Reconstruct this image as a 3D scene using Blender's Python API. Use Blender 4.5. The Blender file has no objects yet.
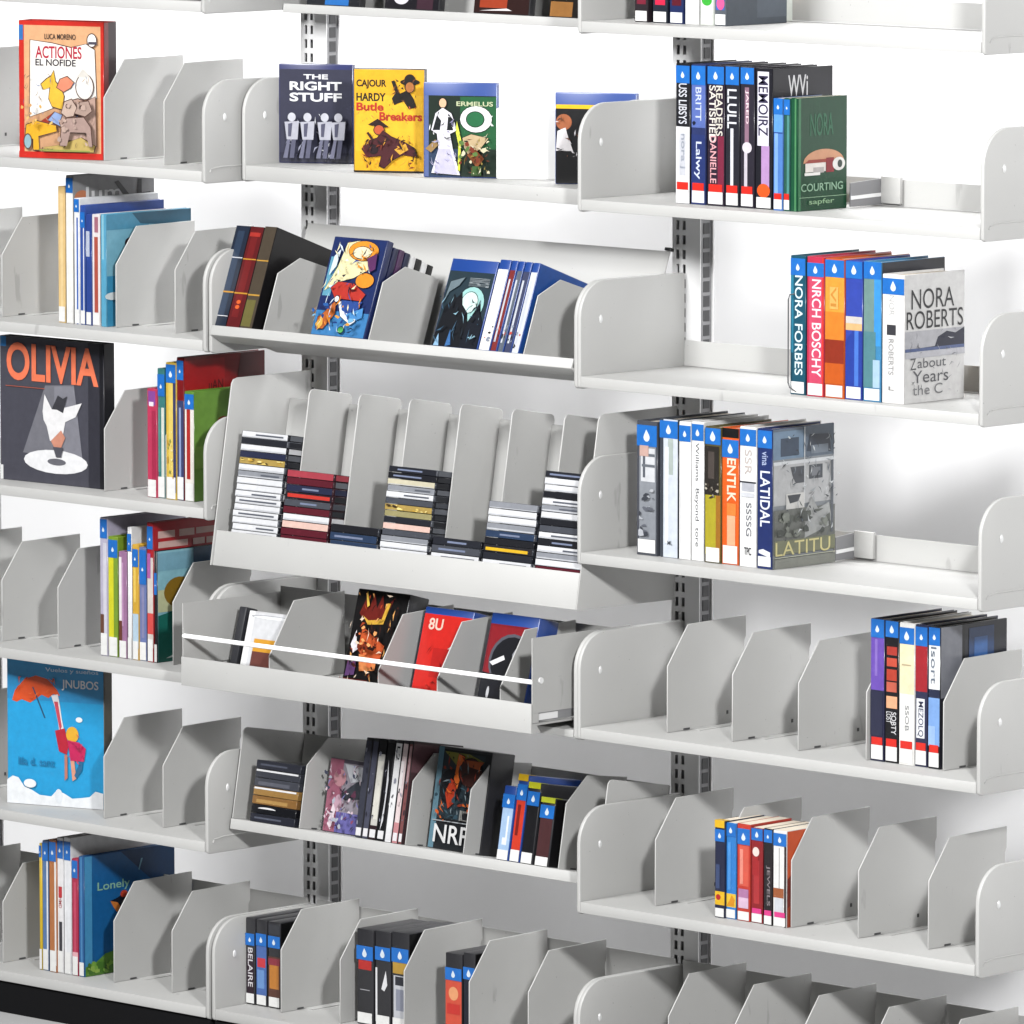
import bpy, bmesh, math, random
from mathutils import Matrix, Vector
random.seed(7)
S = bpy.context.scene
COL = S.collection

# ------------------------------------------------------------------ camera
YAW, PIT, FPX = 0.76728, 0.11728, 7715.6
CAM = Vector((9.07679, -9.57317, 0.73150))
FW = Vector((-math.sin(YAW)*math.cos(PIT), math.cos(YAW)*math.cos(PIT), -math.sin(PIT)))
RT = Vector((math.cos(YAW), math.sin(YAW), 0))
UP = RT.cross(FW)
cd = bpy.data.cameras.new('camera'); co = bpy.data.objects.new('camera', cd); COL.objects.link(co)
cd.sensor_width = 36; cd.lens = 36*FPX/1024; cd.clip_start = .5; cd.clip_end = 200
m = Matrix((RT, UP, -FW)).transposed().to_4x4(); m.translation = CAM
co.matrix_world = m; S.camera = co

def proj(p):
    q = Vector(p)-CAM; w = q.dot(FW)
    return 512+FPX*q.dot(RT)/w, 512-FPX*q.dot(UP)/w

class Frame:
    """local frame of a shelf: x along the bay, y into the shelf, z up from its floor; tilt leans it back"""
    def __init__(s, y0, z0, tilt=0):
        s.tilt = math.radians(tilt)
        s.M = Matrix.Translation((0, y0, z0)) @ Matrix.Rotation(-s.tilt, 4, 'X')
    def X(s, px, y, z=0):
        a, b = -3., 3.
        for _ in range(50):
            c = (a+b)/2
            if proj(s.M @ Vector((c, y, z)))[0] < px: a = c
            else: b = c
        return (a+b)/2
    def H(s, x, y, py):
        a, b = 0., 1.
        for _ in range(50):
            c = (a+b)/2
            if proj(s.M @ Vector((x, y, c)))[1] > py: a = c
            else: b = c
        return (a+b)/2

# ------------------------------------------------------------------ materials
def lin(h):
    h = h.lstrip('#'); o = []
    for i in (0, 2, 4):
        c = int(h[i:i+2], 16)/255
        o.append(c/12.92 if c <= .04045 else ((c+.055)/1.055)**2.4)
    return (*o, 1)
MC = {}
def nodes(name):
    mt = bpy.data.materials.new(name); mt.use_nodes = True
    nt = mt.node_tree; return mt, nt, nt.nodes['Principled BSDF']
def print_mat(h, rough=.42, var=.22):
    k = (h, rough)
    if k in MC: return MC[k]
    mt, nt, b = nodes('print_'+h.strip('#'))
    b.inputs['Roughness'].default_value = rough
    b.inputs['Specular IOR Level'].default_value = .28; b.inputs['Coat Weight'].default_value = .22; b.inputs['Coat Roughness'].default_value = .16
    tc = nt.nodes.new('ShaderNodeTexCoord'); n = nt.nodes.new('ShaderNodeTexNoise')
    n.inputs['Scale'].default_value = 70; n.inputs['Detail'].default_value = 6; n.inputs['Roughness'].default_value = .62
    mr = nt.nodes.new('ShaderNodeMapRange'); mr.inputs[3].default_value = 1-var; mr.inputs[4].default_value = 1+var
    mx = nt.nodes.new('ShaderNodeMix'); mx.data_type = 'RGBA'; mx.blend_type = 'MULTIPLY'; mx.inputs[0].default_value = 1
    mx.inputs[6].default_value = (*[c*.50 for c in lin(h)[:3]], 1)
    nt.links.new(tc.outputs['Object'], n.inputs['Vector']); nt.links.new(n.outputs['Fac'], mr.inputs[0])
    nt.links.new(mr.outputs[0], mx.inputs[7]); nt.links.new(mx.outputs[2], b.inputs['Base Color'])
    MC[k] = mt; return mt
def plain(name, col, rough=.5, metal=0, bump=0, scale=900):
    mt, nt, b = nodes(name)
    b.inputs['Roughness'].default_value = rough; b.inputs['Metallic'].default_value = metal
    tc = nt.nodes.new('ShaderNodeTexCoord'); n = nt.nodes.new('ShaderNodeTexNoise'); n.inputs['Scale'].default_value = 7
    n.inputs['Detail'].default_value = 4
    mr = nt.nodes.new('ShaderNodeMapRange'); mr.inputs[3].default_value = .965; mr.inputs[4].default_value = 1.035
    mx = nt.nodes.new('ShaderNodeMix'); mx.data_type = 'RGBA'; mx.blend_type = 'MULTIPLY'; mx.inputs[0].default_value = 1
    mx.inputs[6].default_value = (*col, 1)
    nt.links.new(tc.outputs['Object'], n.inputs['Vector']); nt.links.new(n.outputs['Fac'], mr.inputs[0])
    nt.links.new(mr.outputs[0], mx.inputs[7]); nt.links.new(mx.outputs[2], b.inputs['Base Color'])
    if bump:
        n2 = nt.nodes.new('ShaderNodeTexNoise'); n2.inputs['Scale'].default_value = scale
        bp = nt.nodes.new('ShaderNodeBump'); bp.inputs['Strength'].default_value = bump; bp.inputs['Distance'].default_value = .0004
        nt.links.new(tc.outputs['Object'], n2.inputs['Vector']); nt.links.new(n2.outputs['Fac'], bp.inputs['Height'])
        nt.links.new(bp.outputs[0], b.inputs['Normal'])
    return mt
def steel_mat(c):
    mt = plain('powder_coated_steel', c, .5, 0, .25); nt = mt.node_tree; b = nt.nodes['Principled BSDF']
    src = b.inputs['Base Color'].links[0].from_socket
    geo = nt.nodes.new('ShaderNodeNewGeometry'); prev = src
    for sc, lo, hi, a, st in ((3.1, .35, .7, .93, (1, 1, 1)), (26, .70, .74, .80, (1, 1, .28)), (150, .735, .75, .72, (1, 1, 1))):
        mp = nt.nodes.new('ShaderNodeMapping'); mp.inputs['Scale'].default_value = st
        n = nt.nodes.new('ShaderNodeTexNoise'); n.inputs['Scale'].default_value = sc; n.inputs['Detail'].default_value = 3
        mr = nt.nodes.new('ShaderNodeMapRange'); mr.inputs[1].default_value = lo; mr.inputs[2].default_value = hi; mr.inputs[3].default_value = 1; mr.inputs[4].default_value = a
        mx = nt.nodes.new('ShaderNodeMix'); mx.data_type = 'RGBA'; mx.blend_type = 'MULTIPLY'; mx.inputs[0].default_value = 1
        nt.links.new(geo.outputs['Position'], mp.inputs[0]); nt.links.new(mp.outputs[0], n.inputs['Vector']); nt.links.new(n.outputs['Fac'], mr.inputs[0])
        nt.links.new(prev, mx.inputs[6]); nt.links.new(mr.outputs[0], mx.inputs[7]); prev = mx.outputs[2]
    nt.links.new(prev, b.inputs['Base Color']); return mt
STEEL = steel_mat((.31, 0.309, 0.301))
STEEL_EDGE = STEEL
POST = plain('upright_steel', (.52, .52, .52), .45, .0)
DARK = plain('dark_slot', (.035, .035, .037), .6)
CHAR = plain('charcoal_channel', (.17, .17, .175), .5)
BLACK = plain('black_plastic', (.012, .012, .014), .38)
BLUEBD = plain('blue_plastic', (.008, .032, .15), .32)
KICK = plain('black_kick', (.004, .004, .0045), .9); KICK.node_tree.nodes['Principled BSDF'].inputs['Specular IOR Level'].default_value = .08
RIVET = plain('rivet_steel', (.45, .45, .45), .25)
RODW = plain('white_rod', (.85, .85, .85), .35)
WALLM = plain('backdrop_white', (.62, .62, .625), .9)
FLOORM = plain('floor_white', (.3, .3, .3), .7)
SUPP = plain('support_grey', (.14, .14, .145), .4)
WIRE = plain('wire_steel', (.10, .10, .105), .4, .3)
def pages_mat():
    mt, nt, b = nodes('page_block'); b.inputs['Roughness'].default_value = .8
    tc = nt.nodes.new('ShaderNodeTexCoord'); mp = nt.nodes.new('ShaderNodeMapping'); mp.inputs['Scale'].default_value = (900, 900, 6)
    n = nt.nodes.new('ShaderNodeTexNoise'); n.inputs['Scale'].default_value = 1
    cr = nt.nodes.new('ShaderNodeValToRGB'); cr.color_ramp.elements[0].color = (.36, .30, .23, 1); cr.color_ramp.elements[1].color = (.66, .60, .5, 1)
    nt.links.new(tc.outputs['Object'], mp.inputs[0]); nt.links.new(mp.outputs[0], n.inputs['Vector'])
    nt.links.new(n.outputs['Fac'], cr.inputs[0]); nt.links.new(cr.outputs[0], b.inputs['Base Color']); return mt
PAGES = pages_mat()

# ------------------------------------------------------------------ mesh helpers
class MB:
    def __init__(s): s.v = []; s.f = []; s.mi = []; s.mats = []
    def mid(s, mt):
        if mt not in s.mats: s.mats.append(mt)
        return s.mats.index(mt)
    def poly(s, pts, mt):
        n = len(s.v); s.v += [tuple(p) for p in pts]; s.f.append(list(range(n, n+len(pts)))); s.mi.append(s.mid(mt))
    def box(s, x0, x1, y0, y1, z0, z1, mt):
        n = len(s.v); k = s.mid(mt)
        s.v += [(x, y, z) for x in (x0, x1) for y in (y0, y1) for z in (z0, z1)]
        for q in ((0, 1, 3, 2), (4, 6, 7, 5), (0, 4, 5, 1), (2, 3, 7, 6), (0, 2, 6, 4), (1, 5, 7, 3)):
            s.f.append([n+i for i in q]); s.mi.append(k)
    def prism(s, prof, x0, x1, mt):
        """profile of (y,z) points extruded along x"""
        n = len(s.v); k = s.mid(mt); c = len(prof)
        s.v += [(x0, y, z) for y, z in prof]+[(x1, y, z) for y, z in prof]
        s.f.append(list(range(n, n+c))[::-1]); s.mi.append(k)
        s.f.append(list(range(n+c, n+2*c))); s.mi.append(k)
        for i in range(c):
            j = (i+1) % c; s.f.append([n+i, n+j, n+c+j, n+c+i]); s.mi.append(k)
    def tube(s, pts, r, mt, seg=8):
        k = s.mid(mt); rings = []
        P = [Vector(p) for p in pts]
        for i, p in enumerate(P):
            d = (P[min(i+1, len(P)-1)]-P[max(i-1, 0)]).normalized()
            a = d.orthogonal().normalized() if abs(d.x) < .9 else Vector((0, 1, 0)); b = d.cross(a).normalized(); a = b.cross(d)
            n = len(s.v); s.v += [tuple(p+a*r*math.cos(t*2*math.pi/seg)+b*r*math.sin(t*2*math.pi/seg)) for t in range(seg)]; rings.append(n)
        for A, B in zip(rings, rings[1:]):
            for t in range(seg):
                u = (t+1) % seg; s.f.append([A+t, A+u, B+u, B+t]); s.mi.append(k)
        s.f.append([rings[0]+t for t in range(seg)][::-1]); s.mi.append(k)
        s.f.append([rings[-1]+t for t in range(seg)]); s.mi.append(k)
    def build(s, name, parent=None, bevel=0, seg=2, smooth=False, M=None):
        me = bpy.data.meshes.new(name); me.from_pydata(s.v, [], s.f)
        for mt in s.mats: me.materials.append(mt)
        me.polygons.foreach_set('material_index', s.mi)
        bm = bmesh.new(); bm.from_mesh(me)
        if bevel:
            bmesh.ops.recalc_face_normals(bm, faces=bm.faces)
            bmesh.ops.bevel(bm, geom=[e for e in bm.edges if len(e.link_faces) == 2 and e.calc_face_angle(0) > .5], offset=bevel, segments=seg, affect='EDGES', profile=.5)
        bm.to_mesh(me); bm.free()
        if bevel or smooth:
            for p in me.polygons: p.use_smooth = True
            me.set_sharp_from_angle(angle=math.radians(40))
        o = bpy.data.objects.new(name, me); COL.objects.link(o)
        if parent: o.parent = parent
        if M is not None: o.matrix_basis = M
        return o
def tag(o, label, cat, group=None):
    o['label'] = label; o['category'] = cat
    if group: o['group'] = group
    return o
def thing(name, label, cat, M=None, group=None):
    o = bpy.data.objects.new(name, None); o.empty_display_size = .05; COL.objects.link(o)
    if M is not None: o.matrix_basis = M
    return tag(o, label, cat, group)
def copy_tree(o, M, label):
    c = o.copy(); COL.objects.link(c); c.matrix_basis = M; c['label'] = label
    for ch in o.children:
        d = ch.copy(); COL.objects.link(d); d.parent = c
        for g in ch.children:
            e = g.copy(); COL.objects.link(e); e.parent = d
    return c

# ------------------------------------------------------------------ printed art
FONT = {}
def text_tris(body, off=.0):
    k = (body, off)
    if k in FONT: return FONT[k]
    cu = bpy.data.curves.new('t', 'FONT'); cu.body = body; cu.offset = off; cu.resolution_u = 5
    ob = bpy.data.objects.new('t', cu); me = bpy.data.meshes.new_from_object(ob)
    xs = [v.co.x for v in me.vertices] or [0, 1]; ys = [v.co.y for v in me.vertices] or [0, 1]
    x0, x1, y0, y1 = min(xs), max(xs), min(ys), max(ys); w = max(x1-x0, 1e-6); h = max(y1-y0, 1e-6)
    r = ([((v.co.x-x0)/w, (v.co.y-y0)/h) for v in me.vertices], [list(p.vertices) for p in me.polygons])
    bpy.data.objects.remove(ob); bpy.data.curves.remove(cu); bpy.data.meshes.remove(me)
    FONT[k] = r; return r
# layers: R rect, P polygon, E ellipse, T text ; u to the right, v up, both 0..1
def R(u0, v0, u1, v1, c): return ('p', [(u0, v0), (u1, v0), (u1, v1), (u0, v1)], c)
def P(pts, c): return ('p', pts, c)
def E(cu, cv, ru, rv, c, n=20, a0=0, a1=2*math.pi):
    return ('p', [(cu+ru*math.cos(a0+(a1-a0)*i/(n-1 if a1-a0 < 6 else n)), cv+rv*math.sin(a0+(a1-a0)*i/(n-1 if a1-a0 < 6 else n))) for i in range(n)], c)
def T(t, u0, v0, u1, v1, c, rot=0, off=.012): return ('t', t, u0, v0, u1, v1, c, rot, off)
def DOTS(seed, u0, v0, u1, v1, cols, n, s=.06, asp=1):
    rg = random.Random(seed); o = []
    for i in range(n):
        cu, cv = rg.uniform(u0, u1), rg.uniform(v0, v1); k = rg.randint(5, 8); a = rg.random()*6
        r = s*rg.uniform(.5, 1.3); st = rg.uniform(.4, 1)
        ca, sa = math.cos(a), math.sin(a); pts = []
        for j in range(k):
            t = j*6.283/k; q = r*rg.uniform(.55, 1.2); x, y = q*math.cos(t), q*st*math.sin(t)
            pts.append((min(max(cu+x*ca-y*sa, u0), u1), min(max(cv+(x*sa+y*ca)*asp, v0), v1)))
        o.append(('p', pts, cols[i % len(cols)], 'd'))
    return o
def LN(seed, u0, v0, u1, v1, cols, n, ln=.10, w=.008):
    rg = random.Random(seed); o = []
    for i in range(n):
        u, v = rg.uniform(u0, u1), rg.uniform(v0, v1); a = rg.uniform(0, 6.28); b = a+rg.uniform(-.9, .9); k = ln*rg.uniform(.4, 1.2); ww = w*rg.uniform(.5, 1.4)
        c = [(u, v), (u+k*.5*math.cos(a), v+k*.5*math.sin(a)), (u+k*.5*math.cos(a)+k*.5*math.cos(b), v+k*.5*math.sin(a)+k*.5*math.sin(b))]
        nx, ny = -math.sin((a+b)/2)*ww, math.cos((a+b)/2)*ww
        pts = [c[0], (c[1][0]+nx, c[1][1]+ny), c[2], (c[1][0]-nx, c[1][1]-ny)]
        o.append(('p', [(min(max(p, u0), u1), min(max(q, v0), v1)) for p, q in pts], cols[i % len(cols)], 'd'))
    return o
def inked(L, c, k=1.0):
    o = []
    for q in L:
        if len(q) == 3 and q[0] == 'p' and len(q[1]) > 4:
            cu = sum(p[0] for p in q[1])/len(q[1]); cv = sum(p[1] for p in q[1])/len(q[1]); g = []
            for u, v in q[1]:
                d = math.hypot(u-cu, v-cv) or 1; e = .011*k
                g.append((min(max(u+(u-cu)/d*e, 0), 1), min(max(v+(v-cv)/d*e*.75, 0), 1)))
            o.append(('p', g, c))
        o.append(q)
    return o
def art(mb, tx, layers, O, U, V, N, w, h):
    """layers painted on the face at O spanned by U*w, V*h with normal N; text goes to the second builder"""
    k = 0
    for L in layers:
        k += 1; off = N*(.00018+.00022*k)
        if L[0] == 'p':
            pts = [O+U*(w*u)+V*(h*v)+off for u, v in L[1]]
            mb.poly(pts, print_mat(L[2]))
        else:
            _, t, u0, v0, u1, v1, c, rot, o_ = L
            vs, fs = text_tris(t, o_); b = MB(); tx.append(b); n = len(b.v); mi = b.mid(print_mat(c))
            for a, d in vs:
                if rot == 0: u, v = u0+a*(u1-u0), v0+d*(v1-v0)
                else: u, v = u0+d*(u1-u0), v1-a*(v1-v0)
                b.v.append(tuple(O+U*(w*u)+V*(h*v)+off))
            for q in fs: b.f.append([n+i for i in q]); b.mi.append(mi)

X_, Y_, Z_ = Vector((1, 0, 0)), Vector((0, 1, 0)), Vector((0, 0, 1))
NM = {'hard': 'hardback_book', 'paper': 'paperback_book', 'dvd': 'dvd_case', 'bd': 'disc_case', 'box': 'boxed_set'}
CT = {'hard': 'book', 'paper': 'book', 'dvd': 'DVD', 'bd': 'disc case', 'box': 'boxed set'}
def item(M, W, D, H, label, kind='hard', col='#222222', front=(), side=(), out='spine', label_sticker=None, genre=None, group=None, inset=True, tag_top=None, shell=None, partname=None, ink=None):
    """one book or case. local: front face at y=0 spanning W x H, right face at x=W spanning D x H"""
    root = thing(partname or NM[kind], label, CT[kind], M, group)
    bc = shell or print_mat(col, .38)
    mb = MB()
    if kind in ('hard', 'paper'):
        t = .0026 if kind == 'hard' else .0009; e = .004 if kind == 'hard' else .0006
        t = min(t, W*.2, D*.2) if out == 'spine' else min(t, D*.2)
        pg = MB()
        if out == 'spine':
            mb.box(0, t, 0, D, 0, H, bc); mb.box(W-t, W, 0, D, 0, H, bc); mb.box(t, W-t, 0, t, 0, H, bc)
            pg.box(t, W-t, t, D-e, e, H-e, PAGES)
        else:
            mb.box(0, W, 0, t, 0, H, bc); mb.box(0, W, D-t, D, 0, H, bc); mb.box(0, t, t, D-t, 0, H, bc)
            pg.box(t, W-e, t, D-t, e, H-e, PAGES)
        mb.build('cover', root, bevel=.0007, seg=1); pg.build('pages', root)
    else:
        mb.box(0, W, 0, D, 0, H, bc); mb.build('case', root, bevel=min(.0022, W*.12, D*.12))
    fl = list(front); sl = list(side)
    if ink: fl = inked(fl, ink)
    if genre is not None:                      # blue genre label round the top of the spine, white drop mark
        g = MB(); v0, v1 = genre; jj = random.uniform(-.02, .008); v0 += jj+random.uniform(-.012, .008); v1 = min(v1+jj, .998)
        g.box(.0004, W-.0002, -.0014, -.0009, H*v0, H*v1, print_mat('#1f6fc4'))
        cx, cz, rr = W*.5, H*(v0+(v1-v0)*.42), min(W*.15, H*(v1-v0)*.21)*random.uniform(.8, 1.15)
        pts = [(cx+rr*math.sin(a), -.0017, cz-rr*math.cos(a)) for a in [i*math.pi*2/10+math.pi/5*.5 for i in range(10)]]
        pts = [p for p in pts if p[2] < cz+rr*.6]+[(cx-rr*.1, -.0017, cz+rr*1.9)]
        pts.sort(key=lambda p: math.atan2(p[2]-cz, p[0]-cx))
        g.poly(pts, print_mat('#dfeaf4')); g.build('genre_label', root)
    if label_sticker is not None:
        g = MB(); v0, v1, rc = label_sticker
        g.box(W*.07, W*.93, -.0014, -.0009, H*v0, H*v1, print_mat('#eeeeec'))
        if rc: g.box(W*.10, W*.9, -.0015, -.0009, H*v1+.0003, H*(v1+.055), print_mat(rc))
        g.build('spine_label', root)
    if tag_top:
        g = MB(); g.box(0, W, -.0016, D*.12, H+.0003, H+.0009, print_mat(tag_top)); g.box(.0003, W-.0003, -.0018, -.0013, H*.93, H+.0008, print_mat(tag_top)); g.build('top_tag', root)
    i = .0018 if (kind in ('dvd', 'bd') and inset) else .0008
    for nm, L, O, U, N, w in (('spine_art' if out == 'spine' else 'cover_art', fl, Vector((i*.4 if out == 'spine' else i, 0, i)), X_, -Y_, W-(i*.8 if out == 'spine' else 2*i)),
                              ('cover_art' if out == 'spine' else 'edge_art', sl, Vector((W, i, i)), Y_, X_, D-2*i)):
        if not L: continue
        if kind in ('hard', 'paper'): L.insert(0, R(0, 0, 1, 1, col))
        a, tx = MB(), []; art(a, tx, L, O, U, Z_, N, w, H-2*i)
        if a.f: a.build(nm, root)
        for q in tx: q.build('title', root)
    return root
SB = [.004]
def sb(v): SB[0] = v
def sp(fr, pl, pr, top, D, label, y=None, **k):
    """spine-out item: spine from pixel column pl to pr on the shelf floor, top edge at row top"""
    if y is None: y = SB[0] if fr.tilt == 0 else .006
    y += random.uniform(-.001, .004)
    x0, x1 = fr.X(pl, y), fr.X(pr, y); H = fr.H(x0, y, top)
    return item(fr.M @ Matrix.Translation((x0, y, 0)), x1-x0-.0012, D, H, label, **k)
def fo(fr, pl, W, top, D, label, y, psi=0, zoff=0, **k):
    x0 = fr.X(pl, y, zoff); H = fr.H(x0, y, top)
    return item(fr.M @ Matrix.Translation((x0, y, 0)) @ Matrix.Rotation(math.radians(psi), 4, 'Z'), W, D, H, label, out='face', **k)

# ------------------------------------------------------------------ shelving
PITCH = .3048
def zb(r): return -PITCH*r
BAY = {1: -1.836, 2: -.914, 3: 0.0}
BW = .914
BN = {1: 'left bay', 2: 'middle bay', 3: 'right bay'}
def panel_prof(y0=0, y1=.264, h=.185, R_=.062):
    p = [(y0+.007, 0), (y0+.002, .002), (y0, .007), (y0, h-R_)]
    for i in range(1, 9):
        a = math.pi-i*math.pi/2/8; p.append((y0+R_+R_*math.cos(a), h-R_+R_*math.sin(a)))
    return p+[(y1, h-.001), (y1, 0)]
PT = .008
def end_panel(root, x0, outer, y0=0):
    mb = MB(); mb.prism(panel_prof(y0), x0, x0+PT, STEEL)
    o = mb.build('end_panel', root, bevel=.0016)
    rv = MB()
    for xx, s in ((x0, -1), (x0+PT, 1)):
        cy, cz = y0+.05, .118
        ring = [(xx+s*.0004, cy+.0042*math.cos(a*.5236), cz+.0075*math.sin(a*.5236)) for a in range(12)]
        rin = [(xx+s*.0022, cy+.0028*math.cos(a*.5236), cz+.005*math.sin(a*.5236)) for a in range(12)]
        k = len(rv.v); rv.v += ring+rin; mi = rv.mid(RIVET)
        for a in range(12):
            b = (a+1) % 12; f = [k+a, k+b, k+12+b, k+12+a]; rv.f.append(f if s > 0 else f[::-1]); rv.mi.append(mi)
        f = [k+12+a for a in range(12)]; rv.f.append(f if s > 0 else f[::-1]); rv.mi.append(mi)
    rv.build('rivet', o, smooth=True)
    if outer:
        bd = MB(); bd.tube([(x0+PT+.0002, y0+.012, .020), (x0+PT+.0002, y0+.016, .026), (x0+PT+.0002, y0+.04, .029), (x0+PT+.0002, .255, .029)], .0013, STEEL, 6); bd.build('lower_bead', o, smooth=True)
def shelf(bay, r, label, y0=0, lip=.022, back=.045, panels=(1, 1), depth=.264):
    root = thing('steel_shelf', label, 'shelf', Matrix.Translation((BAY[bay], 0, zb(r))), 'grey steel library shelves')
    a, b = PT+.0006, BW-PT-.0006
    mb = MB(); mb.prism([(y0, .003), (y0, lip), (depth, lip), (depth, lip-.0025), (y0+.004, lip-.004), (y0+.004, .006), (y0+.022, .006), (y0+.022, .003)], a, b, STEEL)
    mb.build('shelf_board', root, bevel=.0009)
    if back:
        mb = MB(); mb.box(a, b, depth-.002, depth, lip+.0004, lip+back, STEEL); mb.build('back_rail', root)
    if panels[0]: end_panel(root, 0, False, y0)
    if panels[1]: end_panel(root, BW-PT, True, y0)
    return root
ORD = ['top', 'second', 'third', 'fourth', 'fifth', 'sixth', 'bottom']
def rown(r): return {0: 'topmost shelf', 1: 'second shelf down', 2: 'third shelf down', 3: 'fourth shelf down', 4: 'fifth shelf down', 5: 'sixth shelf down', 6: 'bottom shelf'}[r]
WHAT = {(1, 0): 'cropped by the photo\'s top edge', (1, 1): 'under the red-edged picture book', (1, 2): 'under the pale blue picture book', (1, 3): 'under the OLIVIA book', (1, 4): 'below the OLIVIA shelf, with a red-topped row of picture books',
        (1, 5): 'under the blue umbrella book', (1, 6): 'above the black kick plate, with a blue picture book'}
for r in range(7): shelf(1, r, 'grey steel left-bay shelf '+WHAT[(1, r)], back=.17 if r == 6 else .045)
W3 = {0: 'cropped at top, above the row of dark hardbacks', 1: 'under the green-covered book', 2: 'under the white NORA ROBERTS book', 3: 'under the grey apartment-photo book', 4: 'with three empty divider slots and five red-dotted books', 5: 'with six blue-labelled paperbacks among dividers', 6: 'empty, cropped by the bottom edge'}
for r in range(7): shelf(3, r, 'grey steel right-bay shelf '+W3[r], back=.17 if r == 6 else .045)
shelf(2, 1, 'shallow grey steel shelf under the face-out yellow western case', y0=.085, lip=.030)
shelf(2, 6, 'grey steel bottom shelf in middle bay with dark cases between dividers', back=.17)
SF = {}
def F(b, r): return SF.setdefault((b, r), Frame(0, zb(r)+.022))
SF[(2, 1)] = Frame(0, zb(1)+.030)

# plain divider
DP = [(0, .0004), (0, .116), (.052, .184), (.2, .186), (.2, .150), (.196, .142), (.196, .0004)]
def make_divider(label):
    root = thing('shelf_divider', label, 'divider', None, 'upright steel shelf dividers')
    mb = MB(); mb.prism(DP, -.0012, .0012, STEEL); mb.build('plate', root, bevel=.0006, seg=1)
    s = MB(); s.box(.0013, .0019, .040, .056, .0012, .0042, DARK); s.box(.0013, .0022, .15, .154, .018, .024, DARK); s.build('slot', root)
    f = MB(); f.box(.0013, .022, .06, .17, .0002, .0012, STEEL); f.build('foot', root)
    return root
DIV0 = None
DY = .058
NUM = ['leftmost', 'second', 'third', 'fourth', 'fifth', 'sixth', 'seventh', 'eighth', 'ninth', 'tenth', 'eleventh', 'twelfth']
def dividers(b, r, pxs, y=DY):
    global DIV0
    fr = F(b, r)
    for i, px in enumerate(pxs):
        yy = y[i] if isinstance(y, (list, tuple)) else y
        M = fr.M @ Matrix.Translation((fr.X(px, yy), yy, 0))
        which = 'only' if len(pxs) == 1 else ('leftmost' if i == 0 else 'rightmost' if i == len(pxs)-1 else NUM[i])
        lab = 'grey steel divider, %s%s on the %s\'s %s' % (which, '' if i in (0, len(pxs)-1) else ' from left', BN[b], rown(r))
        if DIV0 is None: DIV0 = make_divider(lab); DIV0.matrix_basis = M
        else: copy_tree(DIV0, M, lab)
dividers(1, 1, [-55, 104, 164])
dividers(1, 2, [-56, 2, 116, 175])
dividers(1, 3, [104.5, 166])
dividers(1, 4, [-56, 2, 58, 173])
dividers(1, 5, [-55, 104, 163])
dividers(1, 6, [-57, 3, 114, 172])
dividers(3, 4, [667, 732, 798, 866, 943])
dividers(3, 5, [655, 723, 791, 858, 928])
dividers(3, 6, [668, 733, 798, 868, 940])
dividers(2, 6, [281, 340, 404, 469, 528])

# upright posts
def post(x, label):
    root = thing('upright_post', label, 'post', Matrix.Translation((x, .268, 0)), 'slotted upright posts behind the shelves')
    z0, z1 = -1.885, .45
    mb = MB(); w = .066; t = .002
    xs = [0, .009, .0165, .024, .0315, w]
    mb.box(xs[0], xs[1], 0, t, z0, z1, POST); mb.box(xs[2], xs[3], 0, t, z0, z1, POST); mb.box(xs[4], xs[5], 0, t, z0, z1, POST)
    z = z0; p = .0254
    while z < z1:
        for a, b in ((xs[1], xs[2]), (xs[3], xs[4])): mb.box(a, b, .0001, t-.0001, z, z+.0095, POST)
        z += p
    mb.build('slotted_face', root)
    bk = MB(); bk.box(.001, w-.001, .014, .016, z0, z1, CHAR); bk.build('channel_back', root)
    sd = MB(); sd.box(w-.002, w, t+.0002, .032, z0, z1, CHAR); sd.box(0, .002, t+.0002, .032, z0, z1, POST); sd.build('side_web', root)
    sl = MB(); z = z0+.004
    while z < z1: sl.box(w+.0001, w+.0012, .008, .023, z, z+.019, DARK); z += .0254
    sl.build('side_slot', root)
    fl = MB(); fl.box(w+.0003, w+.004, .0285, .0315, z0, z1, POST); fl.build('edge_flange', root)
for x, l in ((-.026, 'slotted grey upright post between middle and right bays'), (-.948, 'slotted grey upright post between left and middle bays'), (-1.872, 'slotted grey upright post at the far left edge')): post(x, l)
for b, l in ((1, 'black kick plate under the left bay'), (2, 'black kick plate under the middle bay'), (3, 'black kick plate under the right bay')):
    mb = MB(); mb.box(BAY[b]+.002, BAY[b]+BW-.002, .006, .03, -1.886, zb(6)+.0025, KICK)
    tag(mb.build('kick_plate'), l, 'kick plate', 'black kick plates')

# ------------------------------------------------------------------ middle bay special units
# topmost: shallow sloping tray
F20 = Frame(.19, .0125, 8); SF[(2, 0)] = F20
root = thing('display_tray', 'shallow grey display tray cropped at the very top of the middle bay', 'shelf', Matrix.Translation((BAY[2], 0, 0)) @ F20.M)
mb = MB(); mb.prism([(0, -.016), (0, 0), (.075, 0), (.075, -.002), (.003, -.003), (.003, -.016)], .001, .913, STEEL); mb.build('tray_floor', root, bevel=.0008)
mb = MB(); mb.box(.001, .913, .0755, .0775, -.002, .2, STEEL); mb.build('back_plate', root)
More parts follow.
